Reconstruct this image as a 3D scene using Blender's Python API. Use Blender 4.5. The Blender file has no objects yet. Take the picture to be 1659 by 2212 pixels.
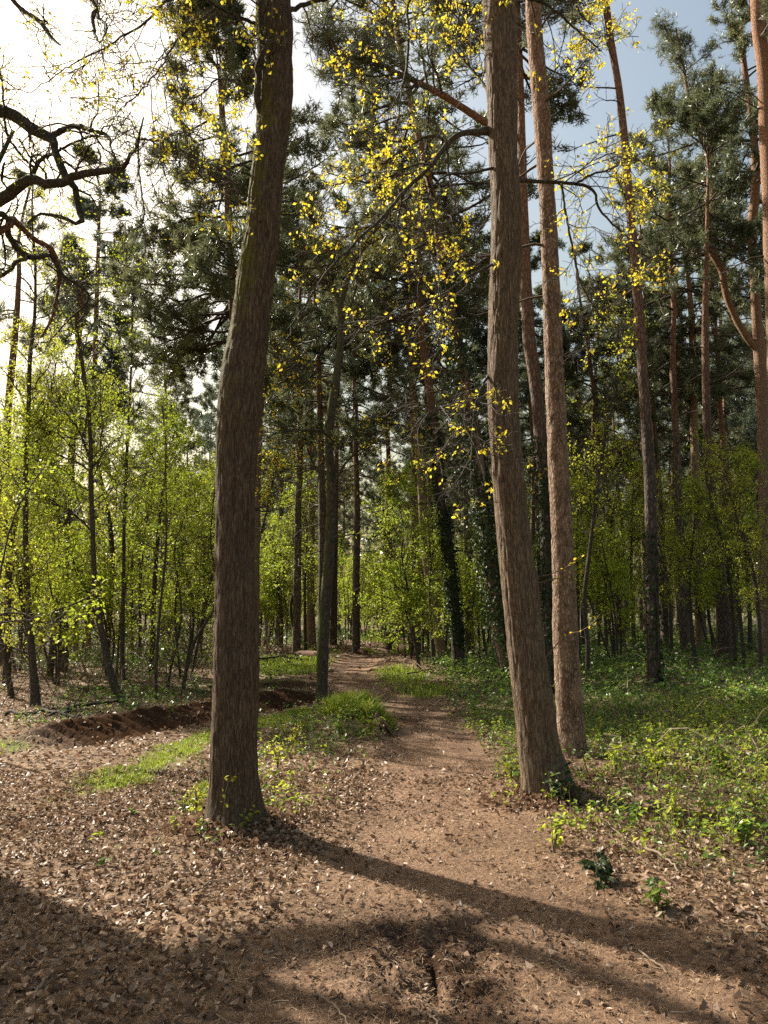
import bpy, math, random
import numpy as np

# ------------------------------------------------------------------ camera, sky, sun, exposure
scene = bpy.context.scene
F = 1661.0                      # focal length for a frame 1659 x 2212
CAM_H = 1.6
PITCH = math.atan(214 / 1661)
cam_data = bpy.data.cameras.new('camera')
cam = bpy.data.objects.new('camera', cam_data)
scene.collection.objects.link(cam)
cam.location = (0, 0, CAM_H)
cam.rotation_euler = (math.pi / 2 + PITCH, 0, 0)
cam_data.sensor_fit = 'AUTO'
cam_data.sensor_width = 36.0
cam_data.lens = 36.0 * F / 2212
cam_data.clip_start = 0.05
cam_data.clip_end = 2000
scene.camera = cam

SUN_ELEV = math.radians(38)
SUN_AZ = math.radians(51)       # to the left of the view direction (+Y)
sdir = np.array([-math.sin(SUN_AZ) * math.cos(SUN_ELEV), math.cos(SUN_AZ) * math.cos(SUN_ELEV), math.sin(SUN_ELEV)])
world = bpy.data.worlds.new('World')
scene.world = world
world.use_nodes = True
wn = world.node_tree
bg = wn.nodes['Background']
sky = wn.nodes.new('ShaderNodeTexSky')
sky.sky_type = 'NISHITA'
sky.sun_disc = False
sky.sun_elevation = SUN_ELEV
sky.sun_rotation = -SUN_AZ
sky.air_density = 1.9
sky.dust_density = 5.0
sky.ozone_density = 0.0
wn.links.new(sky.outputs[0], bg.inputs[0])
bg.inputs[1].default_value = 0.066
sl = bpy.data.lights.new('sun', 'SUN')
sl.energy = 5.0
sl.angle = math.radians(0.6)
sl.color = (1.0, 0.93, 0.81)
sun = bpy.data.objects.new('sun', sl)
scene.collection.objects.link(sun)
sun.rotation_euler = (math.pi / 2 - SUN_ELEV, 0, SUN_AZ + math.pi)
# lamp looks down -Z: rotate so that -Z points along -sdir
from mathutils import Vector
sun.rotation_euler = Vector((-sdir[0], -sdir[1], -sdir[2])).to_track_quat('-Z', 'Y').to_euler()
scene.view_settings.view_transform = 'Standard'
scene.view_settings.look = 'None'
scene.view_settings.exposure = 1.3
scene.view_settings.gamma = 1.0
scene.view_settings.use_curve_mapping = False
scene.cycles.max_bounces = 6
scene.cycles.diffuse_bounces = 4
scene.cycles.glossy_bounces = 2
scene.cycles.transmission_bounces = 4
scene.cycles.sample_clamp_indirect = 6.0
scene.cycles.use_denoising = False

rng = np.random.default_rng(11)
random.seed(11)
COL = scene.collection


# ------------------------------------------------------------------ maths helpers
def vnoise(x, y, seed=0):
    x = np.asarray(x, float); y = np.asarray(y, float)
    xi = np.floor(x).astype(np.int64); yi = np.floor(y).astype(np.int64)
    fx = x - xi; fy = y - yi
    fx = fx * fx * (3 - 2 * fx); fy = fy * fy * (3 - 2 * fy)
    def h(a, b):
        n = (a * 374761393 + b * 668265263 + seed * 1442695041) & 0xFFFFFFFF
        n = ((n ^ (n >> 13)) * 1274126177) & 0xFFFFFFFF
        return ((n ^ (n >> 16)) & 0xFFFF) / 65535.0
    a = h(xi, yi); b = h(xi + 1, yi); c = h(xi, yi + 1); d = h(xi + 1, yi + 1)
    return (a + (b - a) * fx) * (1 - fy) + (c + (d - c) * fx) * fy


def fbm(x, y, oct=4, seed=0):
    s = 0; a = 0.5; t = 0
    for i in range(oct):
        s = s + a * vnoise(np.asarray(x) * 2 ** i, np.asarray(y) * 2 ** i, seed + i * 17); t += a; a *= 0.5
    return s / t


def sstep(a, b, x):
    t = np.clip((np.asarray(x, float) - a) / (b - a), 0, 1)
    return t * t * (3 - 2 * t)


def norm(v):
    return v / (np.linalg.norm(v, axis=-1, keepdims=True) + 1e-9)


def ray(px, py):
    u = (px - 829.5) / F; v = (1106 - py) / F
    return np.array([u, math.cos(PITCH) - v * math.sin(PITCH), math.sin(PITCH) + v * math.cos(PITCH)])


def at(px, py, d):
    r = ray(px, py)
    return np.array([0, 0, CAM_H]) + r * (d / r[1])


def gpt(px, py):
    r = ray(px, py)
    t = -CAM_H / r[2]
    return np.array([r[0] * t, r[1] * t])


def seg_dist(x, y, pts):
    """distance to a polyline, and position (0..n-1) along it, and the signed side (+ is left of travel)"""
    best = np.full(np.shape(x), 1e9); pos = np.zeros(np.shape(x)); side = np.zeros(np.shape(x))
    for i in range(len(pts) - 1):
        ax, ay = pts[i][:2]; bx, by = pts[i + 1][:2]
        dx, dy = bx - ax, by - ay
        L2 = dx * dx + dy * dy
        t = np.clip(((x - ax) * dx + (y - ay) * dy) / L2, 0, 1)
        qx = x - (ax + t * dx); qy = y - (ay + t * dy)
        dd = np.hypot(qx, qy)
        m = dd < best
        best = np.where(m, dd, best); pos = np.where(m, i + t, pos)
        side = np.where(m, np.sign(dx * qy - dy * qx), side)
    return best, pos, side


# ------------------------------------------------------------------ ground shape
PATH = [(0.5, -8, 2.4), (0.45, 0, 1.9), (0.45, 3.2, 1.35), (0.42, 5.0, 0.95), (0.52, 7.2, 0.72), (0.70, 9.5, 0.62), (0.66, 12.0, 0.6), (0.25, 14.5, 0.65),
        (-0.55, 17.0, 0.72), (-0.95, 20.5, 0.7), (-0.95, 24.5, 0.7), (-0.45, 29.0, 0.75), (0.6, 33.0, 0.7), (1.1, 38, 0.7), (1.2, 46, 0.7)]
PW = [p[2] for p in PATH]
RUT = [(-4.6, 9.0), (-3.75, 10.7), (-2.75, 13.0), (-1.9, 14.8), (-1.3, 16.5)]
STRIP = [(-2.6, 6.9), (-2.5, 8.0), (-2.35, 9.6), (-1.95, 11.3), (-1.6, 12.8)]
MOUND = (-0.45, 11.0)


def path_w(x, y):
    d, p, s = seg_dist(x, y, PATH)
    w = np.interp(p, np.arange(len(PW)), PW)
    return 1 - sstep(0.55, 1.25, d / w + 0.35 * (fbm(np.asarray(x) * 1.7, np.asarray(y) * 1.7, 3, 5) - 0.5))


def gz(x, y):
    x = np.asarray(x, float); y = np.asarray(y, float)
    far = sstep(3, 14, np.hypot(x, y))
    z = 0.30 * far * (fbm(x / 7 + 3, y / 7, 3, 1) - 0.5) + 0.07 * (fbm(x / 0.9, y / 0.9, 3, 2) - 0.5)
    pw = path_w(x, y)
    z = z * (1 - 0.5 * pw) - 0.05 * pw
    # right-hand bank with undergrowth
    z = z + 0.22 * sstep(1.5, 4.5, x - 0.10 * (y - 6)) * sstep(4, 8, y)
    # rut with bank
    d, p, s = seg_dist(x, y, RUT)
    along = sstep(0.25, 0.8, p) * (1 - sstep(3.3, 3.9, p))
    c_ = d * s
    inside = sstep(-0.72, -0.5, c_) * (1 - sstep(0.62, 0.95, c_)) * along
    z = z + inside * (-0.07 + 0.20 * sstep(-0.35, 0.6, c_)) * (0.85 + 0.3 * vnoise(x * 2, y * 2, 7))
    arc = p * 2.15 - 0.22 * np.cos(c_ * 2.2)
    tread = np.clip(np.sin(arc * 2 * math.pi / 0.27) * 1.6, -1, 1)
    z = z + 0.06 * tread * sstep(-0.45, -0.3, c_) * (1 - sstep(0.42, 0.6, c_)) * along * (0.5 + vnoise(x * 3, y * 3, 6))
    z = z + 0.07 * along * (vnoise(x * 9, y * 9, 8) - 0.5) * np.exp(-((d - 0.55) / 0.35) ** 2)
    # mound beside the path
    mx = (x - MOUND[0]); my = (y - MOUND[1])
    ext = np.where(mx > 0, 0.40, 0.62)
    m = np.exp(-(np.abs(mx) / ext) ** 4.5) * np.exp(-(np.abs(my) / 0.85) ** 3.5)
    z = z + 0.25 * m * (0.6 + 0.9 * vnoise(x * 3, y * 3, 9))
    # churned soil on the near path
    c = np.exp(-(((x - 0.22) / 0.36) ** 4)) * np.exp(-(((y - 3.85) / 0.62) ** 4))
    z = z + c * 0.10 * (fbm(x * 9, y * 6, 3, 21) - 0.55)
    g = np.exp(-((x - 0.235 - 0.02 * (y - 3.8)) / 0.022) ** 2) * sstep(3.45, 3.6, y) * (1 - sstep(4.15, 4.3, y))
    z = z - 0.055 * g * (0.3 + 1.2 * vnoise(x * 20, y * 12, 23))
    for k in range(9):
        yy = 3.45 + k * 0.10
        for sx in (-1, 1):
            lug = np.exp(-((y - yy - 0.35 * np.abs(x - 0.23)) / 0.024) ** 2) * np.exp(-((x - 0.23 - sx * 0.17) / 0.11) ** 4)
            z = z - 0.030 * lug * (0.4 + vnoise(np.full_like(x, k * 3.1 + sx), y * 0 + k, 4))
    # lesser tracks
    z = z - 0.05 * np.exp(-((x + 1.9 - 0.12 * (y - 5)) / 0.25) ** 2) * sstep(4.5, 6, y) * (1 - sstep(9, 11, y))
    return z


def gz1(x, y):
    return float(gz(np.array([x]), np.array([y]))[0])


# ------------------------------------------------------------------ mesh helpers
class MB:
    def __init__(self):
        self.v = []; self.f = []; self.a = []; self.n = 0

    def add(self, v, f, var=0.5):
        v = np.asarray(v, float).reshape(-1, 3); f = np.asarray(f, np.int64)
        if len(v) == 0: return self
        self.v.append(v); self.f.append(f + self.n)
        self.a.append(np.broadcast_to(np.asarray(var, float), (len(v),)).copy())
        self.n += len(v)
        return self

    def mesh(self, name, mat, origin=(0, 0, 0), smooth=True):
        v = np.concatenate(self.v) - np.asarray(origin, float)
        me = bpy.data.meshes.new(name)
        loops = np.concatenate([f.ravel() for f in self.f])
        tot = np.concatenate([np.full(len(f), f.shape[1]) for f in self.f])
        start = np.concatenate([[0], np.cumsum(tot)[:-1]])
        me.vertices.add(len(v)); me.vertices.foreach_set('co', v.astype(np.float32).ravel())
        me.loops.add(len(loops)); me.loops.foreach_set('vertex_index', loops.astype(np.int32))
        me.polygons.add(len(tot)); me.polygons.foreach_set('loop_start', start.astype(np.int32))
        me.polygons.foreach_set('use_smooth', np.full(len(tot), smooth))
        me.attributes.new('var', 'FLOAT', 'POINT').data.foreach_set('value', np.concatenate(self.a).astype(np.float32))
        me.materials.append(mat)
        me.update(calc_edges=True)
        global TRIS
        TRIS += int((tot - 2).sum())
        return me

    def build(self, name, mat, parent=None, origin=(0, 0, 0), smooth=True, kind=None):
        o = bpy.data.objects.new(name, self.mesh(name, mat, origin, smooth))
        COL.objects.link(o)
        if parent is not None:
            o.parent = parent
        else:
            o.location = origin
        if kind: o['kind'] = kind
        return o


TRIS = 0


def tag(o, label, cat, group=None):
    o['label'] = label; o['category'] = cat
    if group: o['group'] = group
    return o


def thing(name, label, cat, loc, group=None):
    o = bpy.data.objects.new(name, None)
    o.empty_display_size = 0.2
    COL.objects.link(o); o.location = loc
    return tag(o, label, cat, group)


def copy_tree(root, loc, rz=0.0, sc=1.0, label=None, group=None):
    r = root.copy(); COL.objects.link(r); r.location = loc; r.rotation_euler = (0, 0, rz); r.scale = (sc, sc, sc)
    if label: r['label'] = label
    if group: r['group'] = group
    for ch in list(root.children):
        c = ch.copy(); COL.objects.link(c); c.parent = r
        for g in list(ch.children):
            d = g.copy(); COL.objects.link(d); d.parent = c
    return r


def resample(pts, n):
    """Catmull-Rom through the rows of pts (any number of columns)"""
    pts = np.asarray(pts, float)
    if len(pts) < 3:
        t = np.linspace(0, 1, n)[:, None]
        return pts[0] * (1 - t) + pts[-1] * t
    P = np.vstack([2 * pts[0] - pts[1], pts, 2 * pts[-1] - pts[-2]])
    L = np.concatenate([[0], np.cumsum(np.linalg.norm(np.diff(pts[:, :3], axis=0), axis=1))])
    s = np.linspace(0, L[-1], n)
    i = np.clip(np.searchsorted(L, s, side='right') - 1, 0, len(pts) - 2)
    t = ((s - L[i]) / (L[i + 1] - L[i] + 1e-9))[:, None]
    p0, p1, p2, p3 = P[i], P[i + 1], P[i + 2], P[i + 3]
    return 0.5 * ((2 * p1) + (-p0 + p2) * t + (2 * p0 - 5 * p1 + 4 * p2 - p3) * t ** 2 + (-p0 + 3 * p1 - 3 * p2 + p3) * t ** 3)


def quad_grid(nu, nv, base=0):
    """nu rings of nv verts, wrapping in v"""
    i = np.arange(nu - 1)[:, None]; j = np.arange(nv)[None, :]
    a = i * nv + j; b = i * nv + (j + 1) % nv
    return np.stack([a, b, b + nv, a + nv], -1).reshape(-1, 4) + base


def trunk_mesh(path, rad, sides, fis=0.0, cell=(0.03, 0.11), flare=0.0, seed=0):
    """one stem with bark relief: fis is the relief depth in metres"""
    path = np.asarray(path, float); rad = np.asarray(rad, float)
    n = len(path)
    T = norm(np.gradient(path, axis=0))
    N = np.zeros_like(T); ref = np.array([1.0, 0, 0])
    if abs(T[0] @ ref) > 0.9: ref = np.array([0, 1.0, 0])
    for i in range(n):
        ref = ref - (ref @ T[i]) * T[i]; ref = ref / (np.linalg.norm(ref) + 1e-9); N[i] = ref
    B = np.cross(T, N)
    th = np.arange(sides) / sides * 2 * math.pi
    s = np.concatenate([[0], np.cumsum(np.linalg.norm(np.diff(path, axis=0), axis=1))])
    R = np.repeat(rad[:, None], sides, 1)
    TH, S = np.meshgrid(th, s)
    if flare:
        lobes = 0.55 + 0.45 * np.sin(TH * 5 + seed) * np.sin(TH * 2 + 1.7 * seed)
        R = R * (1 + flare * lobes * np.exp(-S / 0.30))
    R = R * (1 + 0.05 * (wrapnoise(TH, S / 0.35, 5, seed) - 0.5) * 2)
    if fis:
        na = max(8, int(2 * math.pi * rad.mean() / cell[0]))
        warp = (wrapnoise(TH, S / 0.25, na // 3 + 1, seed + 5) - 0.5) * 1.3 * 2 * math.pi / na
        r1 = 1 - np.abs(2 * wrapnoise(TH + warp, S / cell[1], na, seed + 1) - 1)
        r2 = wrapnoise(TH, S / (cell[1] * 0.35), na * 2, seed + 2)
        R = R + fis * (0.35 - r1 ** 3) + fis * 0.5 * (r2 - 0.5)
    V = path[:, None, :] + R[..., None] * (np.cos(th)[None, :, None] * N[:, None, :] + np.sin(th)[None, :, None] * B[:, None, :])
    RIDGE[0] = np.clip(0.75 - 0.75 * r1 ** 2 + 0.35 * (r2 - 0.5), 0, 1).ravel() if fis else 0.5
    return V.reshape(-1, 3), quad_grid(n, sides)


RIDGE = [0.5]


def wrapnoise(th, s, na, seed):
    g = np.random.default_rng(1000 + seed).random((int(np.max(s)) + 3, na))
    a = (th / (2 * math.pi) * na) % na
    ai = np.floor(a).astype(int); fa = a - ai; fa = fa * fa * (3 - 2 * fa)
    si = np.floor(s).astype(int); fs = s - si; fs = fs * fs * (3 - 2 * fs)
    a1 = (ai + 1) % na; ai = ai % na
    return (g[si, ai] * (1 - fa) + g[si, a1] * fa) * (1 - fs) + (g[si + 1, ai] * (1 - fa) + g[si + 1, a1] * fa) * fs


def tubes(P, R, sides=3):
    """batch of tubes: P (N,n,3), R (N,n)"""
    N, n, _ = P.shape
    T = norm(np.gradient(P, axis=1))
    mean = norm(P[:, -1] - P[:, 0])
    ref = np.where(np.abs(mean[:, 2:3]) < 0.8, np.array([[0, 0, 1.0]]), np.array([[1.0, 0, 0]]))
    ref = ref[:, None, :]
    A = norm(ref - (ref * T).sum(-1, keepdims=True) * T)
    B = np.cross(T, A)
    th = np.arange(sides) / sides * 2 * math.pi
    V = P[:, :, None, :] + R[:, :, None, None] * (np.cos(th)[None, None, :, None] * A[:, :, None, :] + np.sin(th)[None, None, :, None] * B[:, :, None, :])
    q = quad_grid(n, sides)
    Fq = (q[None] + (np.arange(N) * n * sides)[:, None, None]).reshape(-1, 4)
    return V.reshape(-1, 3), Fq


def spawn(P, R, k, t0=0.2, t1=1.0, lf=0.5, ang=0.8, up=0.0, wig=0.15, n=5, rf=0.6, flat=1.0, lmin=0.05, labs=None):
    """k children from each of the stems"""
    N, m, _ = P.shape
    t = np.clip(t0 + (t1 - t0) * (np.arange(k)[None, :] + rng.random((N, k))) / k, 0, 0.999)
    x = t * (m - 1); i = np.floor(x).astype(int); fr = (x - i)[..., None]
    r = np.arange(N)[:, None]
    a = P[r, i]; b = P[r, i + 1]
    pos = a * (1 - fr) + b * fr
    tang = norm(b - a)
    rnd = rng.normal(size=(N, k, 3)); rnd[..., 2] *= flat
    perp = norm(rnd - (rnd * tang).sum(-1, keepdims=True) * tang)
    an = (ang * (0.7 + 0.6 * rng.random((N, k))))[..., None]
    d = norm(tang * np.cos(an) + perp * np.sin(an))
    Lp = np.linalg.norm(np.diff(P, axis=1), axis=-1).sum(1)[:, None]
    L = np.maximum(lmin, (labs if labs else lf * Lp) * (1 - 0.55 * t) * (0.55 + 0.75 * rng.random((N, k))))
    rr = (R[r, i] * rf)
    d = d.reshape(-1, 3); pos = pos.reshape(-1, 3); L = L.reshape(-1); rr = rr.reshape(-1)
    out = np.zeros((len(d), n, 3)); out[:, 0] = pos
    for j in range(1, n):
        d = norm(d + rng.normal(size=d.shape) * wig + np.array([0, 0, up]) / (n - 1))
        out[:, j] = out[:, j - 1] + d * (L / (n - 1))[:, None]
    rad = rr[:, None] * np.linspace(1, 0.35, n)[None, :]
    return out, rad


def frames(d, spin=None):
    """rotation matrices whose third column is d"""
    d = norm(d)
    ref = np.where(np.abs(d[:, 2:3]) < 0.95, np.array([[0, 0, 1.0]]), np.array([[1.0, 0, 0]]))
    a = norm(np.cross(ref, d)); b = np.cross(d, a)
    if spin is None: spin = rng.random(len(d)) * 2 * math.pi
    c, s = np.cos(spin)[:, None], np.sin(spin)[:, None]
    return np.stack([a * c + b * s, -a * s + b * c, d], -1)


def stamp(mb, tv, tf, pos, M, sc, var=None):
    """stamp a template mesh at many places"""
    N = len(pos)
    if N == 0: return
    sc = np.broadcast_to(np.asarray(sc, float), (N,))
    V = np.einsum('nij,kj->nki', M, tv) * sc[:, None, None] + pos[:, None, :]
    Fq = (tf[None] + (np.arange(N) * len(tv))[:, None, None]).reshape(-1, tf.shape[1])
    if var is None: var = rng.random(N)
    mb.add(V, Fq, np.repeat(var, len(tv)))


# leaf templates: length 1 along +Y, face normal +Z
LEAF4 = (np.array([[0, 0, 0], [0.32, 0.5, 0.1], [0, 1, -0.06], [-0.32, 0.5, 0.1]]), np.array([[0, 1, 2], [0, 2, 3]]))
LEAF6 = (np.array([[0, 0, 0], [0.26, 0.3, 0.09], [0.28, 0.68, 0.05], [0, 1, -0.12], [-0.28, 0.68, 0.05], [-0.26, 0.3, 0.09], [0, 0.5, 0]]),
         np.array([[0, 1, 6], [1, 2, 6], [2, 3, 6], [3, 4, 6], [4, 5, 6], [5, 0, 6]]))


def oak_leaf(curl, seed):
    r = np.random.default_rng(seed)
    ys = np.array([0, 0.16, 0.30, 0.42, 0.55, 0.68, 0.80, 0.92, 1.0])
    ws = np.array([0.02, 0.14, 0.10, 0.24, 0.16, 0.31, 0.20, 0.22, 0.02]) * r.uniform(0.85, 1.2)
    v = []; 
    bend = r.uniform(-0.5, 0.5); tw = r.uniform(-0.5, 0.5)
    for y, w in zip(ys, ws):
        zc = curl * (0.5 - (y - 0.5) ** 2 * 2.2) * r.uniform(0.8, 1.2)
        for sgn in (-1, 0, 1):
            wz = zc + (abs(sgn) * w * curl * 1.6) + sgn * w * tw * y
            v.append([sgn * w * (1 - 0.35 * abs(curl)) + bend * (y - 0.4) ** 2, y - 0.5, wz])
    f = []
    for i in range(len(ys) - 1):
        a = i * 3
        f += [[a, a + 1, a + 4, a + 3], [a + 1, a + 2, a + 5, a + 4]]
    return np.array(v), np.array(f)


OAKL = [oak_leaf(c, i) for i, c in enumerate([0.18, -0.15, 0.30, -0.28, 0.10, 0.42, -0.4, 0.22])]


def lit_leaf(curl, seed):
    r = np.random.default_rng(seed)
    w1, w2 = r.uniform(0.16, 0.3), r.uniform(0.2, 0.34)
    v = np.array([[0, -0.5, 0], [w1, -0.15, curl], [w2, 0.2, curl * 1.2], [0, 0.5, -curl * 0.6], [-w2, 0.22, curl * r.uniform(-0.5, 1.4)], [-w1, -0.12, curl], [0, 0.02, curl * -0.3]])
    return v, LEAF6[1]


LITL = [lit_leaf(c, 40 + i) for i, c in enumerate([0.15, -0.2, 0.3, 0.08, -0.33])]


def needle_tuft(m, width, seed, length=1.0):
    r = np.random.default_rng(seed)
    v = []; f = []
    for i in range(m):
        a = r.uniform(0, 2 * math.pi); ph = r.uniform(0.35, 1.25)
        d = np.array([math.cos(a) * math.sin(ph), math.sin(a) * math.sin(ph), math.cos(ph)])
        b = np.array([0, 0, r.uniform(-0.9, 0.25)])
        p = np.cross(d, r.normal(size=3)); p /= np.linalg.norm(p)
        k = len(v)
        v += [b - p * width, b + p * width, b + d * length * r.uniform(0.7, 1.1)]
        f.append([k, k + 1, k + 2])
    return np.array(v), np.array(f)


TUFT_NEAR = [needle_tuft(16, 0.028, i) for i in range(4)]
TUFT_FAR = [needle_tuft(12, 0.045, 10 + i) for i in range(4)]
TUFT_VFAR = [needle_tuft(8, 0.07, 20 + i) for i in range(4)]


# ------------------------------------------------------------------ materials
def newmat(name):
    m = bpy.data.materials.new(name); m.use_nodes = True
    nt = m.node_tree; nt.nodes.clear()
    out = nt.nodes.new('ShaderNodeOutputMaterial')
    return m, nt, out


def nd(nt, t, **kw):
    n = nt.nodes.new(t)
    for k, v in kw.items():
        if k in n.inputs: n.inputs[k].default_value = v
        else: setattr(n, k, v)
    return n


def ramp(nt, src, stops):
    r = nt.nodes.new('ShaderNodeValToRGB')
    e = r.color_ramp.elements
    while len(e) > 1: e.remove(e[-1])
    e[0].position = stops[0][0]; e[0].color = (*stops[0][1], 1)
    for p, c in stops[1:]:
        x = e.new(p); x.color = (*c, 1)
    nt.links.new(src, r.inputs[0])
    return r.outputs[0]


def mixc(nt, fac, a, b, mode='MIX'):
    m = nt.nodes.new('ShaderNodeMix'); m.data_type = 'RGBA'; m.blend_type = mode
    for sock, val in ((0, fac), (6, a), (7, b)):
        if hasattr(val, 'is_output') or hasattr(val, 'links'): nt.links.new(val, m.inputs[sock])
        else: m.inputs[sock].default_value = val if sock == 0 else (*val, 1)
    return m.outputs[2]


def fm(nt, op, a, b=None, c=None):
    m = nt.nodes.new('ShaderNodeMath'); m.operation = op; m.use_clamp = False
    for i, v in enumerate((a, b, c)):
        if v is None: continue
        if hasattr(v, 'links'): nt.links.new(v, m.inputs[i])
        else: m.inputs[i].default_value = v
    return m.outputs[0]


def leaf_mat(name, stops, trans=0.45, tcol=None, rough=0.5, spec=0.3):
    m, nt, out = newmat(name)
    at_ = nd(nt, 'ShaderNodeAttribute', attribute_name='var')
    oi = nd(nt, 'ShaderNodeObjectInfo')
    v = fm(nt, 'ADD', fm(nt, 'MULTIPLY', at_.outputs['Fac'], 0.8), fm(nt, 'MULTIPLY', oi.outputs['Random'], 0.2))
    c = ramp(nt, v, stops)
    p = nd(nt, 'ShaderNodeBsdfPrincipled', Roughness=rough)
    p.inputs['Specular IOR Level'].default_value = spec
    nt.links.new(c, p.inputs['Base Color'])
    if trans <= 0:
        nt.links.new(p.outputs[0], out.inputs[0]); return m
    tr = nd(nt, 'ShaderNodeBsdfTranslucent')
    tc = mixc(nt, 1.0, c, tcol if tcol else (1, 1, 1), 'MULTIPLY')
    nt.links.new(tc, tr.inputs[0])
    mx = nd(nt, 'ShaderNodeMixShader'); mx.inputs[0].default_value = trans
    nt.links.new(p.outputs[0], mx.inputs[1]); nt.links.new(tr.outputs[0], mx.inputs[2])
    nt.links.new(mx.outputs[0], out.inputs[0])
    return m


def bark_mat(name, dark, mid, light, scale=22.0, stretch=0.18, bump=0.6, orange=None, moss=None, rough=0.85, ridged=False, crack=0.0):
    m, nt, out = newmat(name)
    tc = nd(nt, 'ShaderNodeTexCoord')
    mp = nd(nt, 'ShaderNodeMapping'); mp.inputs['Scale'].default_value = (1, 1, stretch)
    nt.links.new(tc.outputs['Object'], mp.inputs[0])
    n1 = nd(nt, 'ShaderNodeTexNoise', Scale=scale * 0.6, Detail=4.0)
    nt.links.new(mp.outputs[0], n1.inputs['Vector'])
    ad = nd(nt, 'ShaderNodeVectorMath', operation='MULTIPLY_ADD')
    nt.links.new(n1.outputs['Color'], ad.inputs[0]); ad.inputs[1].default_value = (0.06, 0.06, 0.06); nt.links.new(mp.outputs[0], ad.inputs[2])
    vo = nd(nt, 'ShaderNodeTexVoronoi', feature='DISTANCE_TO_EDGE', Scale=scale)
    nt.links.new(ad.outputs[0], vo.inputs['Vector'])
    mp2 = nd(nt, 'ShaderNodeMapping'); mp2.inputs['Scale'].default_value = (1, 1, stretch * 0.5)
    nt.links.new(tc.outputs['Object'], mp2.inputs[0])
    n2 = nd(nt, 'ShaderNodeTexNoise', Scale=scale * 1.6, Detail=6.0, Roughness=0.7)
    nt.links.new(mp2.outputs[0], n2.inputs['Vector'])
    n3 = nd(nt, 'ShaderNodeTexNoise', Scale=1.6, Detail=3.0)
    nt.links.new(tc.outputs['Object'], n3.inputs['Vector'])
    h = fm(nt, 'ADD', fm(nt, 'MULTIPLY', fm(nt, 'MINIMUM', vo.outputs['Distance'], 0.3), 2.2), fm(nt, 'MULTIPLY', fm(nt, 'SUBTRACT', n2.outputs['Fac'], 0.25), 1.0))
    av = nd(nt, 'ShaderNodeAttribute', attribute_name='var')
    hh = fm(nt, 'ADD', fm(nt, 'MULTIPLY', h, 0.75 if ridged else 1.0), fm(nt, 'MULTIPLY', av.outputs['Fac'], 0.42 if ridged else 0.0))
    if crack:
        mp3 = nd(nt, 'ShaderNodeMapping'); mp3.inputs['Scale'].default_value = (1, 1, 0.13)
        nt.links.new(tc.outputs['Object'], mp3.inputs[0])
        nw = nd(nt, 'ShaderNodeTexNoise', Scale=26.0, Detail=4.0); nt.links.new(mp3.outputs[0], nw.inputs['Vector'])
        ad3 = nd(nt, 'ShaderNodeVectorMath', operation='MULTIPLY_ADD'); nt.links.new(nw.outputs['Color'], ad3.inputs[0]); ad3.inputs[1].default_value = (0.06, 0.06, 0.06); nt.links.new(mp3.outputs[0], ad3.inputs[2])
        v3 = nd(nt, 'ShaderNodeTexVoronoi', feature='DISTANCE_TO_EDGE', Scale=crack); nt.links.new(ad3.outputs[0], v3.inputs['Vector'])
        v4 = nd(nt, 'ShaderNodeTexVoronoi', Scale=crack); nt.links.new(ad3.outputs[0], v4.inputs['Vector'])
        sv = nd(nt, 'ShaderNodeSeparateColor'); nt.links.new(v4.outputs['Color'], sv.inputs[0])
        e3 = fm(nt, 'MINIMUM', fm(nt, 'MULTIPLY', v3.outputs['Distance'], 5.0), 1.0)
        hh = fm(nt, 'ADD', fm(nt, 'MULTIPLY', e3, 0.36), fm(nt, 'ADD', fm(nt, 'MULTIPLY', sv.outputs[0], 0.10), fm(nt, 'ADD', fm(nt, 'MULTIPLY', n2.outputs['Fac'], 0.55), fm(nt, 'MULTIPLY', av.outputs['Fac'], 0.22))))
        h = hh
    c = ramp(nt, hh, [(0.22, dark), (0.55, mid), (0.98, light)])
    c = mixc(nt, fm(nt, 'MULTIPLY', n3.outputs['Fac'], 0.55), c, tuple(0.6 * a + 0.02 for a in mid))
    if orange:
        z0, z1, oc = orange
        sp = nd(nt, 'ShaderNodeSeparateXYZ'); nt.links.new(tc.outputs['Object'], sp.inputs[0])
        mr = nd(nt, 'ShaderNodeMapRange'); mr.inputs[1].default_value = z0; mr.inputs[2].default_value = z1
        nt.links.new(fm(nt, 'ADD', sp.outputs[2], fm(nt, 'MULTIPLY', n3.outputs['Fac'], 2.0)), mr.inputs[0])
        oc2 = ramp(nt, h, [(0.2, tuple(0.35 * a for a in oc)), (0.9, oc)])
        c = mixc(nt, mr.outputs[0], c, oc2)
    if moss:
        z0, z1, mc, amount = moss
        sp = nd(nt, 'ShaderNodeSeparateXYZ'); nt.links.new(tc.outputs['Object'], sp.inputs[0])
        ge = nd(nt, 'ShaderNodeNewGeometry'); sg = nd(nt, 'ShaderNodeSeparateXYZ'); nt.links.new(ge.outputs['Normal'], sg.inputs[0])
        mr = nd(nt, 'ShaderNodeMapRange'); mr.inputs[1].default_value = z0; mr.inputs[2].default_value = z1
        nt.links.new(sp.outputs[2], mr.inputs[0])
        n4 = nd(nt, 'ShaderNodeTexNoise', Scale=3.5, Detail=6.0, Roughness=0.7); nt.links.new(tc.outputs['Object'], n4.inputs['Vector'])
        f = fm(nt, 'ADD', fm(nt, 'MULTIPLY', n4.outputs['Fac'], 2.0), fm(nt, 'MULTIPLY', sg.outputs[0], -0.45))
        f = fm(nt, 'MULTIPLY', fm(nt, 'SUBTRACT', f, 1.0), 3.0)
        cl = nd(nt, 'ShaderNodeClamp'); nt.links.new(fm(nt, 'MULTIPLY', fm(nt, 'MULTIPLY', f, mr.outputs[0]), amount), cl.inputs[0])
        mcol = ramp(nt, n2.outputs['Fac'], [(0.3, tuple(0.4 * a for a in mc)), (0.7, mc)])
        c = mixc(nt, cl.outputs[0], c, mcol)
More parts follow.
